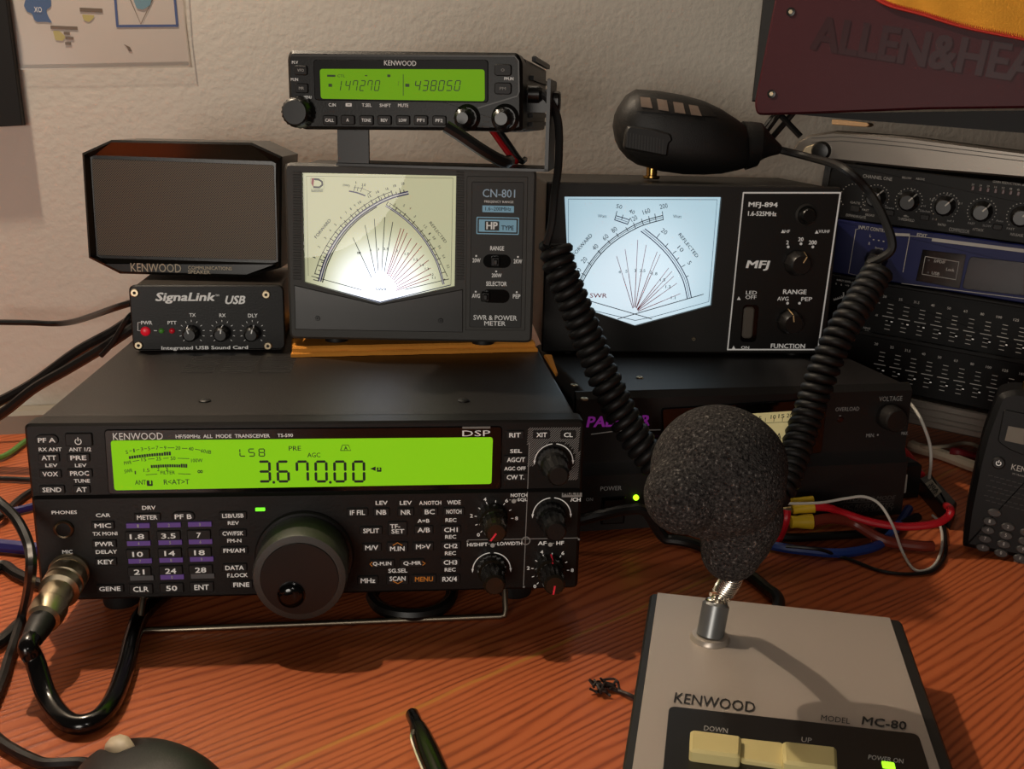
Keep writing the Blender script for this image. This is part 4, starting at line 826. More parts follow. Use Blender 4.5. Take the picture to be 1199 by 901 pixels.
# ------------------------------------------------------------------ desk microphone with foam windscreen
J = crop(740, 690, 3.155); kj = 3.155; MH = .032
a = dk(770, 694, MH); b = dk(1056, 725, MH); d = b-a; yaw = math.atan2(d.y, d.x); MWd = d.length
mc = Thing('desk_microphone', 'silver desk microphone with gooseneck and big dark foam windscreen', 'microphone', zframe(Vector((a.x, a.y, 0)), yaw))
QP = Panel(mc, Matrix.Translation((0, 0, MH)))
SIL = mat('silver_plate', (186, 174, 163), .42, .3, bump=.05)
TRM = mat('trim_black', (30, 29, 27), .45)
m = MB(); m.prism(rpoly([(-.0035, .0005), (MWd, .0005), (MWd, -.17), (-.0035, -.17)], .003), .004, MH-.0008, TRM, .001); m.build('body', mc.o)
m = MB(); m.prism([(0, 0), (MWd-.0052, 0), (MWd-.0052, -.1695), (0, -.1695)], MH-.0012, MH, SIL, .0003); m.build('top_plate', mc.o)
for x in (.008, MWd-.012):
    for y in (-.012, -.155):
        m = MB(); m.lathe([(.006, 0), (.006, .0045)], (x, y), RUB, 16); m.build('foot', mc.o)
m = QP.mb(); bp = QP.up([J(137, 434), J(1058, 538), J(1105, 690), J(1190, 1000), J(140, 900), J(137, 690)])
bp = [bp[0], bp[1], (bp[1][0], -.165), (bp[0][0], -.165)]
m.prism(rpoly(bp, .003), -.0004, .0003, mat('panel_black', (18, 17, 16), .35), .0002); pb = m.build('key_panel', mc.o)
m = QP.mb(); mk = mat('print_dark', (30, 27, 25), .5)
ang = 7.2
for t, X, Y, W, H, b_, mt_3, z_ in (('KENWOOD', 305, 419, 302, 38, .004, mk, .0003), ('MODEL', 752, 482, 108, 21, .002, mk, .0003), ('MC-80', 932, 496, 166, 30, .01, mk, .0003), ('DOWN', 310, 519, 88, 18, .002, DIM, .0006), ('UP', 645, 558, 38, 18, .002, DIM, .0006), ('POWER ON', 938, 629, 130, 17, .002, DIM, .0006)): QP.text(m, t, *J(X, Y), W/kj, H/kj, mt_3, z_, b_, rot=ang)
m.build('plate_lettering', mc.o)
KEYC = mat('key_cream', (222, 205, 142), .5)
def qprism(P, w0, w1, name, ch=.0006, mt_=None, par=None):
    m = QP.mb(); m.prism(rpoly(QP.up([J(*p) for p in P], w1), .0016), w0, w1, mt_ or KEYC, ch); return m.build(name, par or mc.o)
qprism([(395, 548), (560, 566), (562, 652), (402, 628)], .0002, .0022, 'key_bridge')
qprism([(216, 516), (405, 540), (402, 618), (213, 594)], .0002, .005, 'down_key', .001); qprism([(556, 558), (756, 580), (760, 662), (560, 638)], .0002, .005, 'up_key', .001)
m = QP.mb(); u0, u1, v0, v1 = QP.rect(*J(947, 657), 46/kj, 22/kj); m.prism(rrect(u0, u1, v0, v1, .0004), 0, .001, mat('lamp_lime', (160, 245, 40), .4, emit=1.4), .0003); m.build('power_lamp', mc.o)['label'] = 'small lit lime power lamp'
nc = QP.uv(*J(287, 185)); m = QP.mb()
m.lathe([(.0088, -.0002), (.0088, .0006), (.0078, .0022), (.0062, .0024)], nc, mat('flange_silver', (190, 178, 165), .35, .5), 36); fl = m.build('neck_flange', mc.o)
ctr = mc.M @ Vector((nc[0], nc[1], MH)); TUB = mat('neck_silver', (128, 130, 130), .35, .6)
mci = mc.M.inverted()
tt = pt(*J(312, 48), ctr.y+.004); tl_ = mci @ tt; bb = Vector((nc[0], nc[1], MH+.0015))
m = MB(); ax = (tl_-bb); m.M = Matrix.Translation(bb) @ ax.to_track_quat('Z', 'Y').to_matrix().to_4x4(); L_ = ax.length
m.lathe([(.0060, 0), (.0060, L_-.0012), (.0052, L_-.0004), (.0048, L_)], (0, 0), TUB, 32); m.build('neck_tube', mc.o)
FY = ctr.y-.036
gp = [tt-(tt-ctr)*.06, tt, pt(848, 692, ctr.y+.006), pt(857, 676, ctr.y-.004), pt(861, 655, ctr.y-.014), pt(860, 620, FY)]
gs = smooth(gp, 24); rs = []; acc = 0; P3 = []
S3 = []
for i in range(len(gs)-1): S3 += [gs[i].lerp(gs[i+1], t/3) for t in range(3)]
for i, p in enumerate(S3):
    if i: acc += (p-S3[i-1]).length
    rs.append(.0040+.0009*math.sin(acc/.0023*2*PI))
m = MB(mci); m.tube(S3, rs, CHR, 16); m.build('gooseneck', mc.o, 80)
def foam_mat():
    mm = mat('foam_grey', (50, 48, 47), .95, spec=.15); nt = mm.node_tree; N = nt.nodes; L = nt.links; b = N['Principled BSDF']
    tc = N.new('ShaderNodeTexCoord'); v = N.new('ShaderNodeTexVoronoi'); v.inputs['Scale'].default_value = 1500; L.new(tc.outputs['Object'], v.inputs['Vector'])
    n2 = N.new('ShaderNodeTexNoise'); n2.inputs['Scale'].default_value = 900; n2.inputs['Detail'].default_value = 4; L.new(tc.outputs['Object'], n2.inputs['Vector'])
    cr = N.new('ShaderNodeValToRGB'); e = cr.color_ramp.elements; e[0].position = .35; e[0].color = (*lin((30, 28, 28)), 1); e[1].position = .62; e[1].color = (*lin((70, 67, 65)), 1); q = e.new(.74); q.color = (*lin((135, 130, 126)), 1); L.new(n2.outputs['Fac'], cr.inputs[0]); L.new(cr.outputs['Color'], b.inputs['Base Color'])
    bu = N.new('ShaderNodeBump'); bu.inputs['Strength'].default_value = .7; bu.inputs['Distance'].default_value = .0008; L.new(v.outputs['Distance'], bu.inputs['Height']); L.new(bu.outputs['Normal'], b.inputs['Normal']); return mm
def ball(px, py, r, dy=0): p = pt(px, py, FY+dy); dist = (p-CAM).dot(_F); return p, r*dist/FPX
SPH = [ball(840, 552, 78), ball(858, 566, 60, -.008), ball(800, 580, 46, -.014), ball(868, 572, 50), ball(868, 604, 48), ball(862, 626, 42), ball(856, 646, 35), ball(862, 545, 58), ball(826, 575, 55)]
FC = pt(838, 580, FY)
bm = bmesh.new(); bmesh.ops.create_icosphere(bm, subdivisions=6, radius=1)
for v in bm.verts:
    dr = v.co.normalized(); rs_ = []
    for c_, r_ in SPH:
        oc = FC-c_; bq = oc.dot(dr); cq = oc.dot(oc)-r_*r_; ds = bq*bq-cq
        if ds > 0: rs_.append(-bq+math.sqrt(ds))
    mxr = max(rs_); sm = sum(math.exp((q-mxr)/.0012) for q in rs_ if q > 0); v.co = FC+dr*(mxr+.0012*math.log(sm)*.5)
m = MB(mci); bm.verts.index_update(); m.add([v.co.copy() for v in bm.verts], [tuple(v.index for v in f_.verts) for f_ in bm.faces], foam_mat()); bm.free(); m.build('foam_windscreen', mc.o, 180)
cable_pts = [mc.M @ Vector((.052, .001, .012)), dk(912, 706, .006), dk(895, 688, .0035), dk(868, 668, .0035), dk(820, 640, .0035), dk(780, 632, .0035), pt(757, 600, .585), pt(735, 597, .583), pt(700, 604, .578), pt(664, 612, .580), Vector((.0325, .594, .02)), Vector((.0300, .62, .014))]
m = MB(mci); m.tube(lift(smooth(cable_pts, 8), .0034), .0034, CBL, 10); m.build('cable', mc.o)

# ------------------------------------------------------------------ hand microphone with coiled cord
N_ = crop(700, 90, 4.612); HY = mf.M.translation.y+.062
hm = Thing('hand_microphone', 'black hand microphone with coiled cord lying on top of the right meter', 'microphone', zframe(pt(770, 203, HY), 0))
hi = hm.M.inverted()
STN = [(82, 262, 300, .006), (92, 205, 350, .013), (112, 160, 392, .018), (155, 98, 442, .023), (205, 66, 474, .026), (330, 76, 510, .0275), (450, 97, 526, .0275), (560, 127, 528, .0265), (650, 168, 523, .0245), (740, 225, 505, .020), (790, 262, 490, .016), (812, 300, 470, .012)]
vs = []; fs = []; n = 40
for X, t, b, hd in STN:
    T = pt(*N_(X, t), HY); B = pt(*N_(X+6, b), HY); C = (T+B)/2; hh = (T-B)/2
    for i in range(n):
        a = 2*PI*i/n; ca_, sa = math.cos(a), math.sin(a); e = 2/2.7
        vs.append(C+hh*(abs(sa)**e*(1 if sa >= 0 else -1))+Vector((0, hd, 0))*(abs(ca_)**e*(1 if ca_ >= 0 else -1)))
for j in range(len(STN)-1):
    for i in range(n): fs.append((j*n+i, j*n+(i+1) % n, (j+1)*n+(i+1) % n, (j+1)*n+i))
fs.append(tuple(range(n-1, -1, -1))); fs.append(tuple(range((len(STN)-1)*n, len(STN)*n)))
HMB = mat('mic_black', (22, 21, 20), .5, bump=.3, bscale=1600)
m = MB(hi); m.add(vs, fs, HMB); body = m.build('body', hm.o, 60)
from mathutils.bvhtree import BVHTree
bv = BVHTree.FromPolygons([tuple(v) for v in vs], fs)
def onmic(X, Y, off=.0004):
    q = N_(X, Y); hit = bv.ray_cast(CAM, ray(*q).normalized()); p = hit[0] or pt(*q, HY-.02); return p-ray(*q).normalized()*off
def patch(P, mt_, name, par, off=.0005, nu=6, nv=6):
    m = MB(hi); g_ = []
    for j in range(nv+1):
        for i in range(nu+1):
            s, t = i/nu, j/nv; q = [P[0][c]*(1-s)*(1-t)+P[1][c]*s*(1-t)+P[2][c]*s*t+P[3][c]*(1-s)*t for c in (0, 1)]; g_.append(onmic(*q, off))
    m.add(g_, [(j*(nu+1)+i, (j+1)*(nu+1)+i, (j+1)*(nu+1)+i+1, j*(nu+1)+i+1) for j in range(nv) for i in range(nu)], mt_); return m.build(name, par)
patch([(190, 98), (600, 160), (640, 215), (215, 185)], mat('mic_recess', (30, 26, 23), .6), 'grille_recess', hm.o, .0005, 24, 8)
TAU = mat('mic_grille', (122, 106, 94), .6)
for P in ([(228, 108), (282, 113), (296, 170), (234, 162)], [(318, 118), (372, 126), (384, 186), (328, 178)], [(406, 134), (460, 142), (474, 200), (416, 192)], [(490, 150), (540, 158), (562, 212), (504, 205)]): patch(P, TAU, 'grille_slot', hm.o, .001)
# push-to-talk bar
ptt = [onmic(*p, 0) for p in ((165, 264), (300, 280), (398, 312), (405, 345), (385, 352), (378, 432), (140, 388), (150, 300))]
yf = min(p.y for p in ptt)-.0025; m = MB(hi)
HPn = Panel(hm, FRONT); w_ = (hm.M.translation.y-yf)
PT = [HPn.uv(*N_(*p), w_) for p in ((165, 264), (300, 280), (395, 308), (405, 345), (385, 360), (375, 432), (140, 388), (150, 300))]
m = HPn.mb(); m.prism(rpoly(PT, .002), w_-.009, w_, mat('mic_button', (30, 29, 28), .5), .0012)
for i in range(13):
    X = 160+i*16; a_ = HPn.uv(*N_(X, 300+i*3.0), w_); b_ = HPn.uv(*N_(X-4, 380+i*3.2), w_); m.stroke([a_, b_], .0007, w_+.0003, mat('mic_rib', (52, 50, 48), .4))
m.build('talk_button', hm.o)
m = MB(hi); hb = pt(*N_(292, 500), HY); m.M = hi @ Matrix.Translation((hb.x, hb.y, 0)); zb_ = PH+FH
m.lathe([(.0055, zb_+.0003), (.0062, zb_+.0012), (.0062, zb_+.0025), (.004, zb_+.003), (.004, hb.z+.004)], (0, 0), BRS, 24); m.build('hanger_stud', hm.o)
# boot and cord
m = MB(hi); bt_ = [pt(*N_(*p), HY) for p in ((790, 372), (830, 368), (870, 368), (905, 374), (945, 384), (985, 395))]
m.tube(smooth(bt_, 6), [.0175-.0020*(i/12) if i <= 12 else .0155-.0125*((i-12)/18)**.75 for i in range(31)], HMB, 20); m.build('cord_boot', hm.o, 50)
def helix(path, R, r, pitch):
    S = smooth(path, 40); cum = [0]
    for i in range(1, len(S)): cum.append(cum[-1]+(S[i]-S[i-1]).length)
    tot = cum[-1]; N3 = int(tot/pitch*16); o = []; j = 0; nn = None; tp = None
    for q in range(N3+1):
        s = tot*q/N3
        while j < len(S)-2 and cum[j+1] < s: j += 1
        f_ = (s-cum[j])/max(1e-9, cum[j+1]-cum[j]); P_ = S[j].lerp(S[j+1], f_); t = (S[min(j+2, len(S)-1)]-S[max(j-1, 0)]).normalized()
        if nn is None: nn = t.orthogonal().normalized()
        else: nn = tp.rotation_difference(t) @ nn; nn = (nn-t*nn.dot(t)).normalized()
        tp = t; bq = t.cross(nn); a = 2*PI*q/16; o.append(P_+(nn*math.cos(a)+bq*math.sin(a))*R)
    return o
ys = .570
left = [pt(650, 285, .583), pt(656, 315, .58), pt(672, 355, .578), pt(693, 408, .575), pt(713, 455, ys), pt(740, 506, ys-.004), pt(775, 552, ys-.008), pt(820, 590, ys-.012), pt(872, 598, ys-.010), pt(911, 575, ys), pt(928, 538, .585), pt(945, 488, .60), pt(962, 440, .605), pt(983, 392, .61), pt(1010, 348, .62), pt(1030, 315, .63)]
hx = helix(left, .0071, .0028, .0058)
m = MB(hi); m.tube(hx, .0028, RUB, 7); m.build('coiled_cord', hm.o, 80)
s1 = [mo.M @ Vector((MW+.0002, .03, mb_+.022)), mo.M @ Vector((MW+.0098, .026, mb_+.021)), pt(653, 140, .598), pt(654, 190, .590), pt(649, 230, .580), pt(646, 262, .577), hx[0]]
m = MB(hi); m.tube(smooth(s1, 8), .0023, RUB, 8); m.build('cord_end', hm.o)
s2 = [hx[-1], pt(1044, 292, .625), pt(1036, 258, .63), pt(1015, 222, .64), pt(985, 196, .65), pt(950, 185, HY-.015), pt(*N_(985, 395), HY)]
m = MB(hi); m.tube(smooth(s2, 8), .0027, RUB, 8); m.build('cord_end', hm.o)
pj = mo.M @ Vector((MW, .027, mb_+.022)); m = MB(hi); m.M = hi @ Matrix.Translation(pj) @ Matrix.Rotation(PI/2, 4, 'Y') ; m.lathe([(.005, 0), (.005, .006), (.0035, .008)], (0, 0), KNB, 16); m.build('cord_plug', hm.o)
# ------------------------------------------------------------------ tilted equipment rack at the right
RP = Vector((.243, .8087, .2270)); U = .0427
RM = Matrix.Translation(RP) @ (Matrix.Rotation(math.radians(-27.09), 4, 'Z') @ Matrix.Rotation(math.radians(4.4), 4, 'Y') @ Matrix.Rotation(math.radians(1.8), 4, 'X'))
K = crop(940, 170, 4.63); L5 = crop(960, 320, 5.0); RW = .44; kk = 4.63
FULL = FRONT
def unit(name, label, cat, z0): return Thing(name, label, cat, RM @ Matrix.Translation((0, 0, z0)))
rc = Thing('equipment_rack', 'tilted equipment rack with silver top bar and bottom rail at the right', 'rack', RM @ Matrix.Translation((0, 0, -4*U-.022)))
CPn = Panel(rc, FRONT)
ALU = mat('brushed_aluminium', (118, 111, 103), .36, .75, bump=.04, bscale=900)
bz0 = 4*U+.022
m = CPn.mb(); tb = [(1199+150, 178+26), (1199+150, 208+26), (1199, 209), (1080, 199), (962, 187), (928, 186), (926, 178), (934, 166), (948, 158), (975, 154), (1060, 160), (1199, 178)]
tb = CPn.up(tb); v_ = [(x, max(y, bz0+.0004)) for x, y in tb]; m.prism(v_, -.02, .0, ALU, .0015); m.build('top_bar', rc.o)
m = CPn.mb()
for o_ in (4, 9): CPn.line(m, [(950, 158+o_), (985, 156+o_), (1060, 163+o_), (1199, 180+o_), (1330, 198+o_)], .9, mat('groove_dark', (60, 56, 52), .5), .0003)
m.build('bar_groove', rc.o)
m = CPn.mb(); c = CPn.uv(962, 177); m.lathe([(.0074, 0), (.0074, .003), (.006, .006), (.003, .0065)], c, KNB, 28); m.build('locking_knob', rc.o)
m = CPn.mb(); m.prism(rpoly(CPn.up([(936, 184), (944, 172), (956, 168), (962, 186)]), .001), 0, .0025, NIK, .0006); m.build('corner_clip', rc.o)
m = MB(); m.box(-.02, RW, .022, .13, bz0+.002, bz0+.016, mat('rack_top', (34, 32, 31), .7, bump=.6, bscale=1200), .001); m.build('top_plate', rc.o)
m = MB(); m.box(-.006, -.0012, .004, .13, .0, bz0, CASE); m.build('side_plate', rc.o)
m = MB(); m.box(RW+.001, RW+.006, .004, .13, .0, bz0, CASE); m.build('side_plate', rc.o)
m = MB(FRONT); m.prism([(-.006, .0), (RW+.006, .0), (RW+.006, .0205), (-.006, .0205)], -.03, .004, ALU, .001)
for yy in (.005, .009, .0145): m.prism([(-.006, yy), (RW+.006, yy), (RW+.006, yy+.0012), (-.006, yy+.0012)], .0035, .0048, ALU, .0004)
m.build('bottom_rail', rc.o)
wp = rc.M @ Vector((.02, .03, 0)); m = MB(rc.M.inverted() @ Matrix.Translation((wp.x, wp.y, 0)) @ Matrix.Rotation(math.radians(-27), 4, 'Z')); m.box(-.012, .012, -.012, .012, 0, wp.z, RUB); m.build('foot', rc.o)
RB = mat('rack_black', (13, 12, 11), .5, spec=.25)
def slabunit(th, h, mt_, ch=.0008):
    m = MB(FRONT); m.prism(rrect(.0, RW, .0004, h-.0004, .0005), -.004, 0, mt_, ch); m.build('front_panel', th.o)
    m = MB(); m.box(.01, RW-.01, .004, .12, .002, h-.003, CASE); m.build('case', th.o)
# compressor
cu_ = unit('compressor', 'black rack compressor with a row of knobs, uppermost unit of the rack', 'audio unit', -U); slabunit(cu_, U, RB); QQ = Panel(cu_, FRONT)
m = QQ.mb()
for t, X, Y, W, H in (('CHANNEL ONE', 405, 176, 162, 19), ('BELOW', 564, 178, 52, 12), ('ABOVE', 637, 184, 50, 12), ('GAIN REDUCTION dB', 1118, 207, 180, 13), ('THRESHOLD', 560, 404, 92, 15), ('COMPRESSOR', 848, 463, 114, 20), ('RATIO', 754, 432, 44, 13), ('ATTACK', 950, 459, 62, 14), ('RELEASE', 1160, 487, 72, 14), ('FAST', 914, 425, 38, 12), ('SLOW', 998, 438, 48, 12), ('FAST', 1127, 454, 44, 12), ('GATE', 284, 313, 56, 12), ('EXPANDER/GATE', 288, 386, 110, 14), ('CHAIN', 258, 146, 38, 11), ('dBu', 560, 385, 30, 11), ('-20', 528, 262, 20, 11), ('-10', 590, 246, 20, 11), ('+10', 655, 330, 24, 11), ('Sidechain', 663, 358, 58, 12), ('1:1', 714, 402, 22, 11), ('2:1', 786, 270, 22, 11), ('4:1', 852, 315, 24, 11), ('1.5:1', 706, 295, 34, 11), ('inf:1', 800, 411, 36, 11), ('Auto', 1067, 411, 40, 11), ('RELEASE', 364, 380, 50, 12), ('FAST', 340, 352, 36, 11), ('Gate', 472, 340, 50, 11)):
    QQ.text(m, t, *K(X, Y), W/kk, H/kk, GRY, .0003, .006)
for i in range(8): QQ.text(m, str([30, 24, 20, 16, 12, 8, 6, 4][i]), *K(923+i*41, 214+i*4.6), 3.2, 2.4, GRY, .0003, .004); 
KC = [(395, 285), (575, 305), (770, 330), (970, 360), (1185, 388), (275, 280)]
for X, Y in KC:
    c = QQ.uv(*K(X, Y))
    for i in range(19):
        a = math.radians(225-i*15); d_ = Vector(c)+Vector((math.cos(a), math.sin(a)))*.0096; m.flat([(d_.x-.0003, d_.y-.0003), (d_.x+.0003, d_.y-.0003), (d_.x+.0003, d_.y+.0003), (d_.x-.0003, d_.y+.0003)], .0003, DIM)
m.build('panel_lettering', cu_.o)
for X, Y in KC[:5]: knob(QQ, 'knob', *K(X, Y), .0078, .011, cu_.o, KNB, 24, .05, ch=.001, r1=.006, pointer=52, pm=DIM, pw=.001)
for X, Y in ((283, 348), (470, 368), (660, 393), (1056, 446)): button(QQ, 'button', *K(X, Y), 50/kk, 30/kk, cu_.o, top=.0025)
for i in range(8):
    m = QQ.mb(); m.prism(rrect(*QQ.rect(*K(923+i*41, 234+i*4.9), 3.2, 5), .0003), 0, .0008, mat('lamp_maroon', (66, 24, 22), .35), .0002); m.build('level_lamp', cu_.o)
# blue processor
bu_ = unit('effects_processor', 'dark blue rack unit with white outlined panels, below the knobbed unit', 'audio unit', -2*U); BLU = mat('rack_blue', (23, 29, 80), .45, spec=.25); slabunit(bu_, U, BLU); QB = Panel(bu_, FRONT)
m = QB.mb(); z = .0003; PW_ = mat('print_soft_white', (178, 176, 172), .6)
QB.line(m, [K(492, 484), K(580, 488)], 3.4, PW_, z); QB.line(m, [K(700, 512), K(1199, 574), K(1500, 611)], 4.2, PW_, z); QB.line(m, [K(580, 492), K(705, 505)], .7, PW_, z)
QB.text(m, 'EDIT', *K(646, 490), 56/kk, 20/kk, PW_, z, .02); QB.text(m, 'INPUT CONTROL', *K(384, 456), 168/kk, 20/kk, PW_, z, .012)
QB.line(m, [K(330, 714), K(248, 696), K(288, 455), K(300, 457)], .8, PW_, z); QB.line(m, [K(579, 494), K(543, 690)], .8, PW_, z); QB.line(m, [K(535, 750), K(1199, 833), K(1500, 871)], .8, PW_, z)
for t, X, Y, W, H in (('L', 367, 492, 9, 15), ('R', 361, 534, 10, 15), ('Input', 415, 561, 46, 15)): QB.text(m, t, *K(X, Y), W/kk, H/kk, PW_, z, .006)
for X, Y in ((384, 513), (412, 517), (438, 522)): m.flat(rrect(*QB.rect(*K(X, Y), 2, 1.4), .0003), z, PW_)
m.build('panel_lettering', bu_.o)
m = QB.mb(); m.prism(QB.up([K(650, 566), K(885, 594), K(850, 778), K(612, 735)]), -.0002, .0004, GLS, .0002); o = m.build('status_window', bu_.o)
m = QB.mb(); QB.line(m, [K(664, 604), K(847, 634), K(829, 730), K(646, 700), K(664, 604)], .7, PW_, .0006)
for t, X, Y, W in (('S/PDIF', 742, 632, 64), ('USB', 720, 696, 44), ('Lock', 800, 676, 46)): QB.text(m, t, *K(X, Y), W/kk, 16/kk, PW_, .0006, .008)
for X, Y in ((684, 624), (680, 690)): m.flat(rrect(*QB.rect(*K(X, Y), 2.4, 2), .0002), .0006, mat('lamp_grey', (60, 60, 62), .5))
m.build('window_lettering', o)
m = QB.mb(); m.prism(rpoly(QB.up([K(905, 604), K(1500, 668), K(1500, 850), K(862, 778)]), .003), -.0002, .0005, mat('display_black', (12, 13, 24), .15), .0003); m.build('display', bu_.o)
knob(QB, 'knob', *K(398, 622), .0088, .012, bu_.o, KNB, 24, .05, ch=.001, r1=.0068, pointer=50, pm=DIM, pw=.001)
# graphic equaliser, two rows of sliders
eq = unit('graphic_equaliser', 'black graphic equaliser with two rows of small sliders, lowest unit of the rack', 'audio unit', -4*U); EB = mat('equaliser_black', (8, 8, 8), .5, spec=.2); slabunit(eq, 2*U, EB); QE = Panel(eq, FRONT)
m = QE.mb(); m.prism([(0, U-.0018), (RW, U-.0018), (RW, U+.0018), (0, U+.0018)], -.0002, .0025, RB, .0006); m.prism([(0, 2*U-.003), (RW, 2*U-.003), (RW, 2*U-.0006), (0, 2*U-.0006)], -.0002, .0025, RB, .0006); m.build('divider', eq.o)
m = QE.mb(); 
lab = ['20', '25', '31.5', '40', '50', '63', '80', '100', '125', '160', '200']
sl_pos = []
for row, (x0, y0, dx, dy, gx) in enumerate(((380, 137, 92.5, 17.2, 1.5), (330, 415, 91.5, 19.5, 1.2))):
    for i in range(11):
        X = x0+dx*i+gx*i*(i-1)/2*.7; Y = y0+dy*i
        if X > 1420: continue
        QE.text(m, lab[i], *L5(X, Y), (22 if len(lab[i]) < 3 else 34)/5, 15/5, DIM, .0003, .008)
        hh = [49, 68, 87, 120, 140, 158, 176]
        for j in range(7):
            sx = X+36-j*4; sy = Y+48+j*24 if row == 0 else Y+50+j*24
            w_ = 60 if j == 3 else 32; QE.line(m, [L5(sx-w_/2-(8 if j == 3 else 0), sy-w_*.12), L5(sx+w_/2, sy+w_*.09)], .75 if j != 3 else .9, DIM, .0003)
        sl_pos.append((X+46, Y+(143 if (i < 3) else 158) if row == 0 else Y+(160 if i > 1 else 150), row, i))
for t, X, Y, W, H in (('INPUT LEVEL (dB)', 155, 50, 116, 14), ('+6', 345, 174, 16, 11), ('dB', 332, 246, 16, 11), ('RANGE', 275, 322, 42, 11), ('LO', 275, 338, 20, 10), ('0', 95, 62, 8, 10), ('6', 126, 68, 8, 10), ('+10', 160, 72, 22, 10)): QE.text(m, t, *L5(X, Y), W/5, H/5, DIM, .0003, .004)
arc(QE, m, L5, [(80, 158), (112, 148), (136, 138), (138, 112)], 1.4, DIM, .0003)
for i in range(5): QE.line(m, [L5(84+i*11, 158-i*4), L5(82+i*11, 148-i*4)], .7, DIM, .0003)
m.build('panel_lettering', eq.o)
for X, Y, row, i in sl_pos:
    m = QE.mb(); u0, u1, v0, v1 = QE.rect(*L5(X-10, Y), 30/5, 14/5); m.prism(rrect(u0, u1, v0, v1, .0004), 0, .0035, RB, .0006); m.flat(rrect(*QE.rect(*L5(X-2, Y), 13/5, 7/5), .0003), .0037, WHT); m.build('slider', eq.o)

# ------------------------------------------------------------------ mixer above the rack, its legs and the yellow cloth
XY = math.radians(-24); xp = pt(886, 132, .83)
mx = Thing('mixing_desk', 'dark red audio mixer side panel with embossed lettering above the rack', 'mixer', zframe(xp, XY))
XP = Panel(mx, FRONT); Mx = crop(870, 0, 3.644)
MAR = mat('maroon_panel', (68, 12, 24), .5, spec=.35, bump=.1, bscale=900)
ZT = XP.uv(1020, -32)[1]; m = XP.mb(); q1 = XP.uv(913, -32)[0]; q2 = XP.uv(1420, 124)[0]; po = [(q1, ZT), (q2, ZT)]+XP.up([(1420, 124), (1199, 126.5), (1085, 128), (955, 133), (886, 135), (883, 122)]); m.prism(rpoly(po, .004), -.012, 0, MAR, .0015); m.build('side_cheek', mx.o)
m = XP.mb()
EMB = mat('maroon_emboss', (52, 8, 17), .4, spec=.3)
XP.text(m, 'ALLEN&HEATH', 1110, 62, 352, 43, EMB, .0006, .022, 8.6, .08)
vs_ = m.v; m.build('embossed_lettering', mx.o)
for X, Y in ((926, 14), (903.5, 110)):
    m = XP.mb(); m.lathe([(.0032, -.0002), (.0032, .0012), (.0022, .0014)], XP.uv(X, Y), KNB, 20); c = XP.uv(X, Y); m.flat([(c[0]+.0016*math.cos(t*PI/3), c[1]+.0016*math.sin(t*PI/3)) for t in range(6)], .0016, NIK); m.build('bolt', mx.o)
m = XP.mb(); m.prism([(XP.uv(896, -32, -.0125)[0], ZT), (q2, ZT)]+XP.up([(1420, 122), (880, 119)], -.0125), -.11, -.0125, mat('mixer_body', (16, 15, 15), .55), .001); m.build('body', mx.o)
m = XP.mb(); m.prism(XP.up([(920, 133), (1420, 126), (1420, 152), (1199, 156), (1100, 148), (985, 139)]), -.1, -.0125, mat('mixer_base', (14, 13, 13), .6), 0); m.build('base', mx.o)
for P in ([(921, 120), (893, 158)], [(916, 122), (889, 156)], [(906, 128), (936, 160)], [(929, 130), (899, 165)]):
    a_ = XP.uv(*P[0], -.02); b_ = XP.uv(*P[1], -.02); m = MB(); m.tube([(a_[0], .016+.004*len(mx.o.children)*.3, a_[1]), (b_[0], .016+.004*len(mx.o.children)*.3, b_[1])], .0024, KNB, 8); m.build('stand_leg', mx.o)
m = XP.mb(); m.prism(rpoly(XP.up([(974, 139.5), (1016, 144), (1018, 147), (1014, 149), (974, 146)], -.004), .001), -.04, -.004, mat('wood_strip', (205, 165, 120), .6), .0005); ws = m; o = ws.build('wooden_strip'); o.matrix_world = mx.M; tag(o, 'pale wooden strip under the red mixer panel', 'wood strip')
YEL = mat('yellow_cloth', (232, 165, 62), .9, spec=.1, bump=.6, bscale=700, var=.12)
edge = [(1018, -8), (1040, 5), (1080, 16), (1130, 31), (1199, 45), (1280, 62)]
yc = MB(); S4 = smooth([Vector((*p, 0)) for p in edge], 8); bot = [XP.uv(p.x, p.y, .003) for p in S4]; tp_ = ZT
top = [(x, max(tp_, y+.002)) for x, y in bot]
g_ = []
for j in range(5):
    for i in range(len(bot)): t = j/4; g_.append((bot[i][0]*(1-t)+top[i][0]*t, -(.0025+.0012*math.sin(i*.7+j)), bot[i][1]*(1-t)+top[i][1]*t))
nb_ = len(bot); yc.add(g_, [(j*nb_+i, j*nb_+i+1, (j+1)*nb_+i+1, (j+1)*nb_+i) for j in range(4) for i in range(nb_-1)], YEL)
# over the top of the mixer
yc.box(top[0][0], q2-.002, -.003, .09, ZT+.0003, ZT+.002, YEL)
th = Thing('yellow_cloth', 'yellow cloth with red stitched hem draped over the dark red mixer', 'cloth', mx.M); yc.build('cloth', th.o)
m = MB(); RST = mat('red_thread', (205, 52, 38), .7); zz = []
for i in range(len(S4)*7):
    t = i/7; j = min(int(t), len(S4)-2); p = S4[j].lerp(S4[j+1], t-j); q = XP.uv(p.x, p.y+(2.2 if i % 2 else -3.0), .003); zz.append((q[0], -.0048, q[1]))
m.tube(zz, .0006, RST, 5); m.tube([(XP.uv(p.x, p.y+2.0)[0], -.0046, XP.uv(p.x, p.y+2.0)[1]) for p in S4], .0009, RST, 6); m.build('stitched_hem', th.o)['label'] = 'red stitched hem'

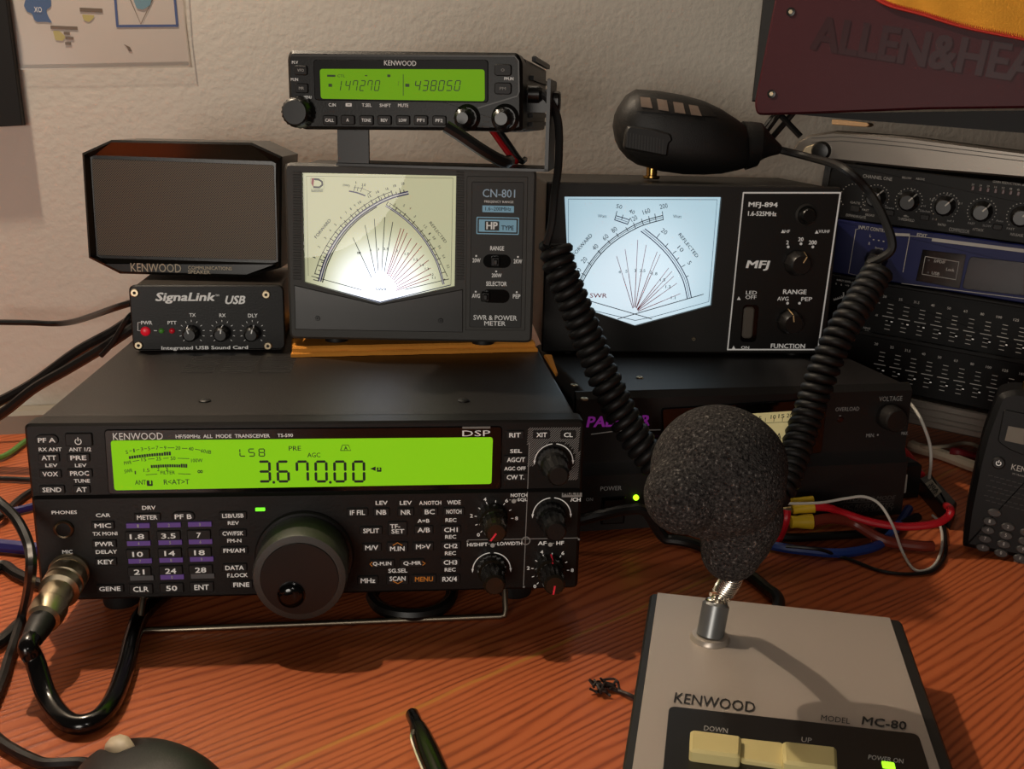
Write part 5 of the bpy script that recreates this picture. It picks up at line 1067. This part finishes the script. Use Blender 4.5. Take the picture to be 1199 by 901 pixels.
# ------------------------------------------------------------------ handheld radio at the right edge
hp = dk(1129, 648)+Vector((0, 0, .003)); Oc = crop(1080, 440, 3.756); ko = 3.756
HM = zframe(hp, math.radians(-24)) @ Matrix.Rotation(math.radians(-3), 4, 'X') @ Matrix.Rotation(math.radians(2), 4, 'Y')
hr = Thing('handheld_radio', 'black handheld radio with keypad standing at the right edge of the desk', 'radio', HM)
HP = Panel(hr, FRONT)
q = HP.up([(1170, 462), (1187, 457), (1290, 470), (1262, 690), (1199, 673), (1133, 655), (1126, 645), (1132, 600), (1143, 545), (1152, 510), (1163, 480)])
q = [(x, max(y, .0006)) for x, y in q]
m = HP.mb(); m.prism(rpoly(q, .003), -.030, 0, mat('handheld_black', (13, 12, 12), .55, spec=.3, bump=.1), .003); m.build('body', hr.o)
m = HP.mb(); fq = HP.up([Oc(358, 148), Oc(560, 190), Oc(520, 340), Oc(440, 350), Oc(380, 325), Oc(330, 290)], .0008); m.prism(rpoly(fq, .002), -.0005, .0008, mat('bezel_black', (12, 12, 12), .5, spec=.25), .0005)
m.prism(HP.up([Oc(378, 222), Oc(540, 252), Oc(520, 320), Oc(362, 286)], .0008), .0006, .001, mat('lcd_off', (104, 94, 76), .4)); m.build('display', hr.o)
m = HP.mb(); HP.text(m, 'KENWOOD', *Oc(488, 425), 200/ko, 26/ko, DIM, .0004, .003, 14); HP.text(m, 'FM TRANSCEIVER', *Oc(440, 442), 90/ko, 8/ko, GRY, .0004, .002, 14); HP.text(m, '144/440', *Oc(425, 820), 44/ko, 10/ko, GRY, .0004, .002, 14)
m.build('panel_lettering', hr.o)
m = HP.mb(); c = HP.uv(*Oc(335, 383)); m.lathe([(.0038, -.0003), (.0038, .0012), (.003, .0018)], c, BTN, 24); ring(c, .0013, WHT, .002, .0005, 125, 415, 18, m); m.stroke([(c[0], c[1]+.0003), (c[0], c[1]+.0019)], .0005, .002, WHT); m.build('power_button', hr.o)
HB = mat('key_grey', (58, 55, 53), .5)
for r_, row in enumerate((((318, 603),), ((296, 641), (377, 665), (460, 690)), ((288, 679), (367, 703), (452, 728)), ((276, 717), (358, 741), (443, 764)), ((266, 755), (346, 780), (430, 803)))):
    for i, (X, Y) in enumerate(row):
        m = HP.mb(); c = HP.uv(*Oc(X, Y)); E3 = [(c[0]+.0040*math.cos(t*PI/10), c[1]+.0026*math.sin(t*PI/10)-.0*math.cos(t)) for t in range(20)]; m.prism(E3, -.0003, .0016, HB, .0006)
        if r_ > 0: HP.text(m, '123456789*0#'[(r_-1)*3+i], *Oc(X, Y), 2.2, 4, DIM, .0018, .003)
        m.build('key', hr.o)
m = HP.mb()
for j in range(6):
    for i in range(7):
        X, Y = 300+i*26+(j % 2)*13-j*5, 440+j*22+i*7
        c = HP.uv(*Oc(X, Y)); m.flat([(c[0]-.0012, c[1]-.0003), (c[0]+.0012, c[1]-.0003), (c[0]+.0012, c[1]+.0003), (c[0]-.0012, c[1]+.0003)], .0003, mat('slot_soft', (44, 42, 41), .6))
m.build('speaker_slots', hr.o)
c = HP.uv(1192, 470); m = MB(); m.M = Matrix.Translation((c[0]+.006, .014, c[1]-.004)); m.lathe([(.009, 0), (.009, .004), (.0075, .0055)], (0, 0), KNB, 24); m.lathe([(.0045, .005), (.0045, .014)], (0, 0), BRS, 20); m.build('antenna_socket', hr.o)
m = HP.mb(); m.prism(rpoly(HP.up([(1141, 556), (1146, 536), (1152, 538), (1147, 558)], .0), .0005), -.022, -.006, RUB); m.build('side_key', hr.o)

# ------------------------------------------------------------------ leads at the right
fy = PR.y
YCR = mat('crimp_yellow', (228, 190, 45), .4)
RW_ = mat('wire_red', (205, 28, 42), .35); BRW = mat('wire_brown', (128, 52, 38), .4); BLW = mat('wire_blue', (38, 70, 150), .4); WHW = mat('wire_white', (205, 200, 190), .5)
def crimp(a, b, r, label, wire, wr, wm_, wname, wlabel):
    m = MB(); ax = b-a; L_ = ax.length; m.M = Matrix.Translation(a) @ ax.to_track_quat('Z', 'Y').to_matrix().to_4x4()
    t = Thing(wname, wlabel, 'cable', zframe(a, 0)); ti = t.M.inverted(); m.M = ti @ m.M
    m.lathe([(r*.9, 0), (r*.85, L_*.3), (r*1.02, L_*.6), (r*1.1, L_)], (0, 0), YCR, 20); m.build('crimp_sleeve', t.o)['label'] = 'yellow crimp sleeve'
    m = MB(ti); d_ = (a-b).normalized(); m.tube([a+d_*.001, a+d_*.006], .0022, NIK, 10); m.build('ring_lug', t.o)
    m = MB(ti); m.tube(lift(smooth(wire, 8), wr), wr, wm_, 10); m.build('wire', t.o); return t
Y1 = .632; PT0 = pt; pt = lambda x, y, Y: PT0(x, y, Y-.031)
a1_, b1_ = pt(928, 597, Y1), pt(953, 594, Y1)
crimp(a1_, b1_, .0034, '', [b1_, pt(970, 595, Y1), pt(987, 601, .635), pt(1022, 612, .63), pt(1058, 617, .625), pt(1093, 614, .622), pt(1109, 606, .625), pt(1113, 597, .63), dk(1107, 592, .008)], .0025, RW_, 'power_lead', 'bright red lead with yellow crimp looping across the desk beside the power supply')
a2_, b2_ = pt(926, 611.5, .625), pt(951, 611, .625)
crimp(a2_, b2_, .0044, '', [b2_, pt(965, 608, .628), pt(980, 608, .632), pt(1000, 613, .635), dk(1030, 631, .006), dk(1052, 637, .004), dk(1080, 640, .004), dk(1092, 640, .004)], .0034, BRW, 'power_lead', 'thick brown lead with large yellow crimp, below the bright red lead')
a3_, b3_ = pt(925, 588, .64), pt(952, 587, .64)
crimp(a3_, b3_, .0030, '', [b3_, pt(965, 590, .643), pt(985, 592, .646)], .0016, CBL, 'power_lead', 'short yellow crimp behind the bright red lead at the power supply')
cable('power_lead', 'red wire hanging beside the foam windscreen', [pt(922, 598, .622), pt(920, 612, .62), dk(912, 632, .003), dk(905, 640, .003)], .0024, RW_)
cable('blue_cable', 'blue cable lying on the desk in front of the power supply', [dk(880, 632, .0032), dk(912, 641, .0032), dk(950, 646, .0032), dk(985, 648, .0032), dk(1020, 642, .0032), dk(1040, 630, .0034), dk(1054, 612, .0034), dk(1064, 596, .0034)], .0030, BLW)
cable('black_cable', 'black cable lying on the desk just behind the blue cable', [dk(890, 628, .0031), dk(930, 630, .0031), dk(970, 628, .0031), dk(1005, 626, .0031), dk(1035, 622, .0031), dk(1075, 606, .0031)], .0029, CBL)
twin = [pt(921, 590, .632), pt(960, 589, .625), pt(990, 584, .622), pt(1012, 582, .62), pt(1030, 591, .615), pt(1045, 615, .61), dk(1056, 645, .0035), dk(1068, 665, .0015), dk(1080, 669, .0015), dk(1094, 662, .0015), dk(1102, 645, .0015), dk(1103, 625, .002), dk(1098, 610, .004), dk(1092, 604, .004)]
cable('signal_wire', 'thin white wire looping down over the red lead onto the desk', twin, .0009, WHW, sub=10)
cable('signal_wire', 'thin black wire arching beneath the blue cable on the desk', [dk(920, 640, .0071), dk(960, 644, .0075), dk(985, 653, .0012), dk(1030, 669, .0012), dk(1065, 673, .0012), dk(1092, 669, .0012), dk(1106, 652, .0012), dk(1107, 628, .0012), dk(1102, 606, .0012)], .0011, CBL)
cable('signal_wire', 'thin black and white wire running up from the fuse holder along the power supply', [dk(1088, 560, .013), pt(1090, 543, .70), pt(1089, 522, .70), pt(1082, 500, .70), pt(1073, 482, .71), pt(1062, 470, .73), pt(1045, 466, .75)], .0011, WHW)
pt = PT0
# fuse holder
fq = [dk(1075, 560, .011), dk(1090, 554, .011), dk(1121, 588, .011), dk(1114, 603, .011)]
fo = Thing('fuse_holder', 'black inline fuse holder with silver label on the desk', 'fuse holder', zframe(Vector((fq[0].x, fq[0].y, 0)), 0)); fi = fo.M.inverted()
fl_ = [fi @ p for p in fq]; m = MB(); m.prism(rpoly([(p.x, p.y) for p in fl_], .002), .0005, .011, KNB, .0012); m.build('case', fo.o)
FPn = Panel(fo, Matrix.Translation((0, 0, .011))); m = FPn.mb(); lq = [(1083, 567), (1091, 562), (1103, 576), (1095, 583)]
m.flat(FPn.up(lq), .0003, mat('label_silver', (178, 168, 148), .4, .3)); FPn.text(m, '30A', 1094, 571.5, 14, 5, mk, .0005, .01, 50); FPn.text(m, 'FUSE', 1091, 574.5, 14, 4, mk, .0005, .006, 50); m.build('label_plate', fo.o)
cable('power_lead', 'short red lead from the fuse holder to behind the power supply', [dk(1079, 556, .008), dk(1071, 543, .007), dk(1061, 530, .006), dk(1050, 520, .005)], .0026, RW_)
# black connector block by the supply
bq = dk(1068, 592); bk = Thing('connector_block', 'black plug block with white label standing beside the power supply', 'connector', zframe(bq+Vector((-.004, .012, 0)), math.radians(13)))
m = MB(); m.box(.001, .014, 0, .016, .0003, .026, KNB, .002); m.build('case', bk.o)
BP = Panel(bk, FRONT); m = BP.mb(); m.flat(BP.up([(1060, 556), (1062.5, 556), (1060.5, 577), (1057, 578)]), .0003, WHW); m.build('label_plate', bk.o)
# pale leads at the foot of the rack
WC = mat('wire_cream', (215, 198, 172), .5)
cable('white_cable', 'thick cream flat cable on the desk at the foot of the rack', [dk(1068, 523, .004), dk(1074, 526, .004), dk(1100, 533, .004), dk(1122, 541, .004), dk(1143, 548, .0045), dk(1165, 553, .0045)], .0046, WC)
cable('white_cable', 'thin cream cable above the thick cream cable by the rack foot', [dk(1066, 519, .0022), dk(1085, 524, .0095), dk(1105, 523, .0095), dk(1122, 520, .0022), dk(1137, 520, .0022), dk(1150, 526, .0022)], .0016, WC)
cable('red_plug_lead', 'dark red plug lead lying on the cream cables near the handheld radio', [dk(1114, 529, .010), dk(1124, 531, .010), dk(1138, 535, .0065), dk(1152, 538, .0045)], .0035, mat('wire_dark_red', (120, 24, 34), .4))
# ------------------------------------------------------------------ leads at the left
mcn = Thing('plug_cable', 'black microphone cable with nickel screw plug in the front of the big transceiver', 'cable', tr.M @ Matrix.Translation((MC[0], 0, MC[1]))); mi_ = mcn.M.inverted()
m = MB(); m.M = Matrix.Rotation(PI/2+.12, 4, 'X')
m.lathe([(.0090, .0042), (.0094, .006), (.0094, .012), (.0086, .0125), (.0086, .0135), (.0094, .014), (.0094, .019), (.0072, .0205)], (0, 0), NIK, 40); m.build('coupling_ring', mcn.o, 25)
m = MB(); m.M = Matrix.Rotation(PI/2+.12, 4, 'X'); m.lathe([(.0074, .020), (.0074, .031), (.0066, .032)], (0, 0), NIK, 32); m.lathe([(.0066, .031), (.0082, .0325), (.0082, .0375), (.0074, .042), (.006, .0435)], (0, 0), NIK, 32); m.build('plug_shell', mcn.o, 25)
m = MB(); Rm_ = Matrix.Rotation(PI/2+.12, 4, 'X'); m.M = Rm_; m.lathe([(.0060, .042), (.0057, .049), (.0048, .0565), (.0044, .058)], (0, 0), RUB, 24); m.build('strain_relief', mcn.o)
e0 = mcn.M @ (Rm_ @ Vector((0, 0, .054))); e1 = mcn.M @ (Rm_ @ Vector((0, 0, .063)))
m = MB(mi_); cp_ = [e0, e1, dk(41, 775, .018), dk(56, 818, .007), dk(80, 846, .0045), dk(108, 846, .0045), dk(130, 825, .0045), dk(146, 785, .0045), dk(156, 745, .0045), dk(168, 718, .0045), dk(200, 690, .0045), dk(240, 668, .0045)]
m.tube(smooth(cp_, 10), .0043, mat('cable_gloss', (14, 13, 13), .18), 12); m.build('cord', mcn.o)
cable('black_cable', 'black loop of cable on the desk under the big transceiver behind the wire bail', [dk(440, 690, .004), dk(436, 700, .004), dk(445, 712, .004), dk(465, 719, .004), dk(490, 720, .004), dk(512, 715, .004), dk(526, 704, .004), dk(530, 690, .004)], .0034, CBL)
cl_ = sl.M
cable('black_cable', 'thin horizontal black cable running from the left edge to the sound card', [wl(-30, 377, .05), wl(30, 378, .05), wl(80, 378, .06), sl.M @ Vector((-.012, .03, .024)), sl.M @ Vector((.004, .086, .022))], .0022, CBL)
def pw_(px, py, Y): return pt(px, py, Y)
cable('black_cable', 'upper one of two thick black cables rising from the left edge to the sound card', [pw_(-40, 488, .70), pw_(0, 470, .70), pw_(40, 448, .70), pw_(90, 412, .70), pw_(130, 390, .70), pw_(155, 374, .70), pw_(175, 365, .71)], .0036, CBL)
cable('black_cable', 'lower one of two thick black cables rising from the left edge to the sound card', [pw_(-40, 506, .692), pw_(0, 486, .692), pw_(40, 455, .692), pw_(80, 432, .692), pw_(120, 408, .692), pw_(150, 388, .692), pw_(170, 376, .70)], .0036, CBL)
cable('black_cable', 'thin black cable crossing the two thick cables beside the sound card', [pw_(118, 417, .684), pw_(130, 404, .684), pw_(140, 388, .684), pw_(152, 370, .684), pw_(165, 362, .70)], .0018, CBL)
cable('earth_wire', 'green and yellow earth wire on the desk at the left edge', [dk(-25, 541, .003), dk(0, 536, .003), dk(14, 529, .003), dk(30, 517, .003), dk(50, 505, .003)], .0022, mat('wire_green', (92, 140, 62), .45))
cable('black_cable', 'straight thin black cable left of the transceiver, below the earth wire', [dk(-30, 560, .0025), dk(10, 561, .0025), dk(40, 562, .0025), dk(70, 560, .0025)], .0018, CBL)
cable('blue_cable', 'upper dark blue cable on the desk left of the transceiver', [dk(-30, 604, .003), dk(5, 601, .003), dk(40, 593, .003), dk(70, 585, .003)], .0026, mat('wire_navy', (38, 36, 105), .45))
cable('blue_cable', 'lower dark blue cable on the desk left of the transceiver', [dk(-30, 637, .004), dk(5, 640, .004), dk(45, 644, .004), dk(80, 646, .004)], .0040, mat('wire_navy', (38, 36, 105), .45))
cable('black_cable', 'black cable between the two dark blue cables left of the transceiver', [dk(-30, 618, .0028), dk(0, 606, .0055), dk(20, 588, .0025), dk(45, 572, .0025), dk(70, 560, .0065)], .0024, CBL)
cable('black_cable', 'long black cable curving down past the front left corner of the transceiver', [pt(-25, 572, .46), pt(0, 590, .455), pt(20, 610, .45), pt(34, 640, .44), pt(36, 672, .43), dk(28, 715, .012), dk(14, 762, .0028), dk(2, 800, .0028), dk(-20, 850, .0028)], .0026, CBL)
cable('black_cable', 'black cable slanting along the desk under the long curving cable', [dk(-30, 690, .003), dk(0, 663, .003), dk(20, 673, .003), dk(45, 684, .003), dk(75, 690, .003)], .0030, CBL)
cable('black_cable', 'black cable at the left edge rising to the microphone plug', [dk(-30, 770, .003), dk(0, 753, .003), dk(20, 735, .003), dk(40, 715, .003), dk(60, 690, .003)], .0032, CBL)

# ------------------------------------------------------------------ mouse, pen, scrap
MSB = mat('mouse_black', (13, 12, 12), .5, bump=.15)
mp_ = dk(200, 925, .0); ms = Thing('mouse', 'black computer mouse with cream scroll wheel at the bottom edge', 'mouse', zframe(dk(141, 869, .029)-Matrix.Rotation(math.radians(130), 3, 'Z') @ Vector((.030, 0, .029)), math.radians(130)))
# x = towards the front of the mouse, y = its left
def mh(s, t): return .0345*(max(0, 1-abs(s)**2.4)**.55)*(max(0, 1-abs(t)**2.6)**.5)
vs = []; fs = []; nu, nv = 36, 28
for j in range(nv+1):
    for i in range(nu+1):
        s = -1+2*i/nu; t = -1+2*j/nv
        # disc mapping keeps the outline rounded
        x = s*math.sqrt(1-t*t/2); y = t*math.sqrt(1-s*s/2); rr_ = min(1, math.hypot(x, y)); h = .036*(1-rr_**3.0)**.6
        h *= (1-.22*max(0, x)); w_ = .031*(1-.06*x)
        z_ = h
        if x > .35 and abs(y) < .16: z_ -= .004*min(1, (x-.35)*8)
        vs.append((x*.056, y*w_, max(.0015, z_)))
for j in range(nv):
    for i in range(nu): fs.append((j*(nu+1)+i, j*(nu+1)+i+1, (j+1)*(nu+1)+i+1, (j+1)*(nu+1)+i))
m = MB(); m.add(vs, fs, MSB)
rim = [(i) for i in range(nu+1)]+[(j*(nu+1)+nu) for j in range(1, nv+1)]+[nv*(nu+1)+i for i in range(nu-1, -1, -1)]+[j*(nu+1) for j in range(nv-1, 0, -1)]
b0 = len(m.v); ctrz = [(vs[i][0]*.97, vs[i][1]*.97, .0002) for i in rim]; m.v += [Vector(p) for p in ctrz]; L_ = len(rim)
for i in range(L_): q_ = (i+1) % L_; m.f.append((rim[q_], rim[i], b0+i, b0+q_)); m.mi.append(0)
m.f.append(tuple(b0+i for i in range(L_))); m.mi.append(0); m.build('shell', ms.o, 60)
CRM = mat('wheel_cream', (205, 188, 160), .5)
m = MB(); m.M = Matrix.Translation((.030, 0, .0205)) @ Matrix.Rotation(PI/2, 4, 'X'); m.lathe([(.006, -.0045), (.0085, -.0035), (.0098, -.0015), (.0098, .0015), (.0085, .0035), (.006, .0045)], (0, 0), CRM, 36); m.build('scroll_wheel', ms.o, 60)
m = MB(ms.M.inverted()); m.tube(smooth([ms.M @ Vector((.050, .004, .008)), ms.M @ Vector((.060, .006, .006)), dk(55, 895, .004), dk(36, 889, .003), dk(18, 880, .003), dk(0, 868, .003), dk(-30, 840, .003)], 8), .0024, CBL, 8); m.build('cord', ms.o)
pa = dk(482, 836, .0045); pb_ = dk(545, 985, .0045); d_ = (pb_-pa); pe = Thing('pen', 'black ballpoint pen with chrome clip at the bottom edge of the desk', 'pen', Matrix.Translation((pa.x, pa.y, 0)) @ Matrix.Rotation(math.atan2(d_.y, d_.x), 4, 'Z'))
PEN = mat('pen_body', (40, 37, 28), .2, .5)
m = MB(); m.M = Matrix.Translation((0, 0, .0048)) @ Matrix.Rotation(PI/2, 4, 'Y'); m.lathe([(.0036, .012), (.0042, .018), (.0047, .03), (.0047, .105), (.0035, .12), (.0009, .132)], (0, 0), PEN, 28); m.build('barrel', pe.o)
m = MB(); m.M = Matrix.Translation((0, 0, .0048)) @ Matrix.Rotation(PI/2, 4, 'Y'); m.lathe([(.0024, 0), (.0029, .001), (.003, .0125)], (0, 0), GLS, 24); m.build('push_button', pe.o)
m = MB(); m.tube(smooth([(.018, -.0035, .0080), (.022, -.0052, .0078), (.03, -.0056, .0072), (.045, -.0056, .0070), (.058, -.0052, .0070)], 6), .0009, CHR, 8); m.build('clip', pe.o)
m = MB(); random.seed(3); SCR = mat('scrap_dark', (38, 24, 18), .6)
for q in range(11):
    c = dk(707+random.uniform(-9, 10), 802+random.uniform(-8, 6), .003); P = [c+Vector((random.uniform(-.004, .004), random.uniform(-.004, .004), random.uniform(-.0022, .002))) for i in range(5)]; m.tube(smooth(P, 4), .0006, SCR, 5)
m.tube(smooth([dk(712, 803, .002), dk(720, 808, .001), dk(728, 811, .0012), dk(736, 814, .002), dk(745, 818, .001)], 4), .0011, SCR, 6)
tag(m.build('solder_scrap'), 'tangled dark scrap of wire on the desk left of the silver microphone', 'scrap')

# ------------------------------------------------------------------ on the wall
def wallthing(name, label, cat, px, py):
    P = wl(px, py, 0); return Thing(name, label, cat, zframe(P, WYAW))
wt = wallthing('wall_map', 'printed map in a clear plastic sleeve hanging on the wall', 'map', 120, 78); WPn = Panel(wt, FRONT)
Wc = crop(0, 0, 4.996)
m = WPn.mb(); m.flat(WPn.up([(12, -40), (209, -40), (222, 72), (22, 76), (18, 40)], .001), .0006, mat('paper_white', (226, 214, 204), .8)); o = m.build('paper', wt.o)
m = WPn.mb(); zp = .0009
m.flat(rpoly(WPn.up([Wc(160, -60), Wc(290, -60), Wc(300, 0), Wc(300, 40), Wc(270, 60), Wc(285, 100), Wc(308, 135), Wc(270, 128), Wc(215, 130), Wc(198, 110), Wc(190, 80), Wc(160, 70), Wc(140, 35), Wc(150, 0)]), .0015), zp, mat('map_blue', (22, 88, 150), .6)); WPn.text(m, 'XO', *Wc(222, 56), 9, 6.4, WHT, zp+.0003, .004)
BRN2 = mat('map_brown', (110, 88, 70), .7); YLW = mat('map_yellow', (205, 190, 110), .7)
for X, Y, W, H in ((534, 60, 132, 24), (376, 163, 158, 20)): m.flat(rrect(*WPn.rect(*Wc(X, Y), W/5, H/5), .0003), zp, BRN2)
m.flat(rpoly(WPn.up([Wc(480, 85), Wc(555, 90), Wc(545, 112), Wc(520, 130), Wc(490, 118)]), .001), zp, YLW); m.flat(rpoly(WPn.up([Wc(310, 180), Wc(350, 182), Wc(385, 215), Wc(370, 240), Wc(325, 236)]), .001), zp, YLW)
for X, Y, W in ((392, 195, 36), (408, 224, 48), (400, 255, 36)): m.flat(rrect(*WPn.rect(*Wc(X, Y), W/5, 3.4), .0003), zp+.0001, BRN2)
m.flat(WPn.up([Wc(722, 258), Wc(760, 275), Wc(775, 303), Wc(755, 300), Wc(742, 276)]), zp, BRN2)
BLF = mat('map_frame_blue', (40, 80, 150), .6)
WPn.line(m, [Wc(668, -80), Wc(686, 150)], 3, BLF, zp); WPn.line(m, [Wc(680, 153), Wc(1042, 150)], 3, BLF, zp); WPn.line(m, [Wc(1037, 152), Wc(1015, -80)], 3, BLF, zp)
WPn.line(m, [Wc(750, -30), Wc(824, 140), Wc(905, -30)], 1.3, BRN2, zp); m.flat(rpoly(WPn.up([Wc(770, -30), Wc(892, -30), Wc(880, 30), Wc(840, 58), Wc(800, 50)]), .001), zp+.0001, mat('map_pale_blue', (110, 160, 180), .6))
m.build('map_print', o)
m = WPn.mb()
SLV = bpy.data.materials.new('clear_sleeve'); SLV.use_nodes = True; nt = SLV.node_tree; N = nt.nodes; L = nt.links; N.clear(); o_ = N.new('ShaderNodeOutputMaterial'); mxs = N.new('ShaderNodeMixShader'); t_ = N.new('ShaderNodeBsdfTransparent'); gl = N.new('ShaderNodeBsdfPrincipled'); gl.inputs['Base Color'].default_value = (.6, .57, .52, 1); gl.inputs['Roughness'].default_value = .12; mxs.inputs[0].default_value = .14; L.new(t_.outputs[0], mxs.inputs[1]); L.new(gl.outputs[0], mxs.inputs[2]); L.new(mxs.outputs[0], o_.inputs[0])
m.flat(WPn.up([(6, -40), (211, -40), (224, 79), (20, 82), (12, 40)], .002), .0022, SLV)
m.build('plastic_sleeve', wt.o)
m = WPn.mb(); SED = mat('sleeve_edge', (196, 186, 170), .25); WPn.line(m, [(20, 81), (120, 80), (223, 78)], 1.2, SED, .0026); WPn.line(m, [(223, 79), (217, 30), (212, -40)], 1.6, SED, .0026); m.build('sleeve_edge', wt.o)
bt2 = wallthing('black_board', 'black hanging panel edge at the upper left corner', 'panel', 10, 148); BPn = Panel(bt2, FRONT)
m = BPn.mb(); m.prism(BPn.up([(-90, -40), (4, -40), (8, 0), (27, 147), (-90, 153)], .01), .0005, .012, mat('board_black', (14, 13, 12), .7), .0005); m.build('panel', bt2.o)

def kid(o, n): return next(c for c in o.children if c.name.split('.')[0] == n)
for o, s_, d_ in ((tr.o, 'panel_lettering', 'front_panel'), (tr.o, 'arrow_lettering', 'front_panel'), (mo.o, 'panel_lettering', 'control_head'), (sl.o, 'panel_lettering', 'front_panel'), (ps.o, 'upper_lettering', 'front_panel'), (ps.o, 'lower_lettering', 'front_panel'), (mc.o, 'plate_lettering', 'top_plate'), (cu_.o, 'panel_lettering', 'front_panel'), (bu_.o, 'panel_lettering', 'front_panel'), (eq.o, 'panel_lettering', 'front_panel'), (hr.o, 'panel_lettering', 'body'), (hr.o, 'speaker_slots', 'body'), (rc.o, 'bar_groove', 'top_bar')): merge(kid(o, d_), kid(o, s_))
merge(nb, kid(nb, 'name_lettering')); sw_ = kid(bu_.o, 'status_window'); merge(sw_, kid(sw_, 'window_lettering'))
# ------------------------------------------------------------------ lights
def point(name, loc, e, c, r):
    l = bpy.data.lights.new(name, 'POINT'); l.energy = e; l.color = c; l.shadow_soft_size = r; o = bpy.data.objects.new(name, l); COL.objects.link(o); o.location = loc; return o
point('wall_lamp', (-.40, .70, .78), 13.8, (1, .83, .64), .010)
point('ceiling_lamp', (.02, .76, 1.2), 1.8, (1, .86, .70), .02)
point('front_fill_light', (-.35, -.75, .20), 18, (1, .92, .82), .22)  # unseen fill light added behind the camera to brighten front panels and wall
point('phone_light', tuple(CAM+CR*.004-CU*.018-_F*.01), .5, (1, .93, .85), .004)
W_ = bpy.data.worlds.new('world'); SC.world = W_; W_.use_nodes = True; bg = W_.node_tree.nodes['Background']; bg.inputs[0].default_value = (.52, .45, .38, 1); bg.inputs[1].default_value = .04
SC.view_settings.view_transform = 'Standard'; SC.view_settings.look = 'None'; SC.view_settings.exposure = 0; SC.view_settings.gamma = 1
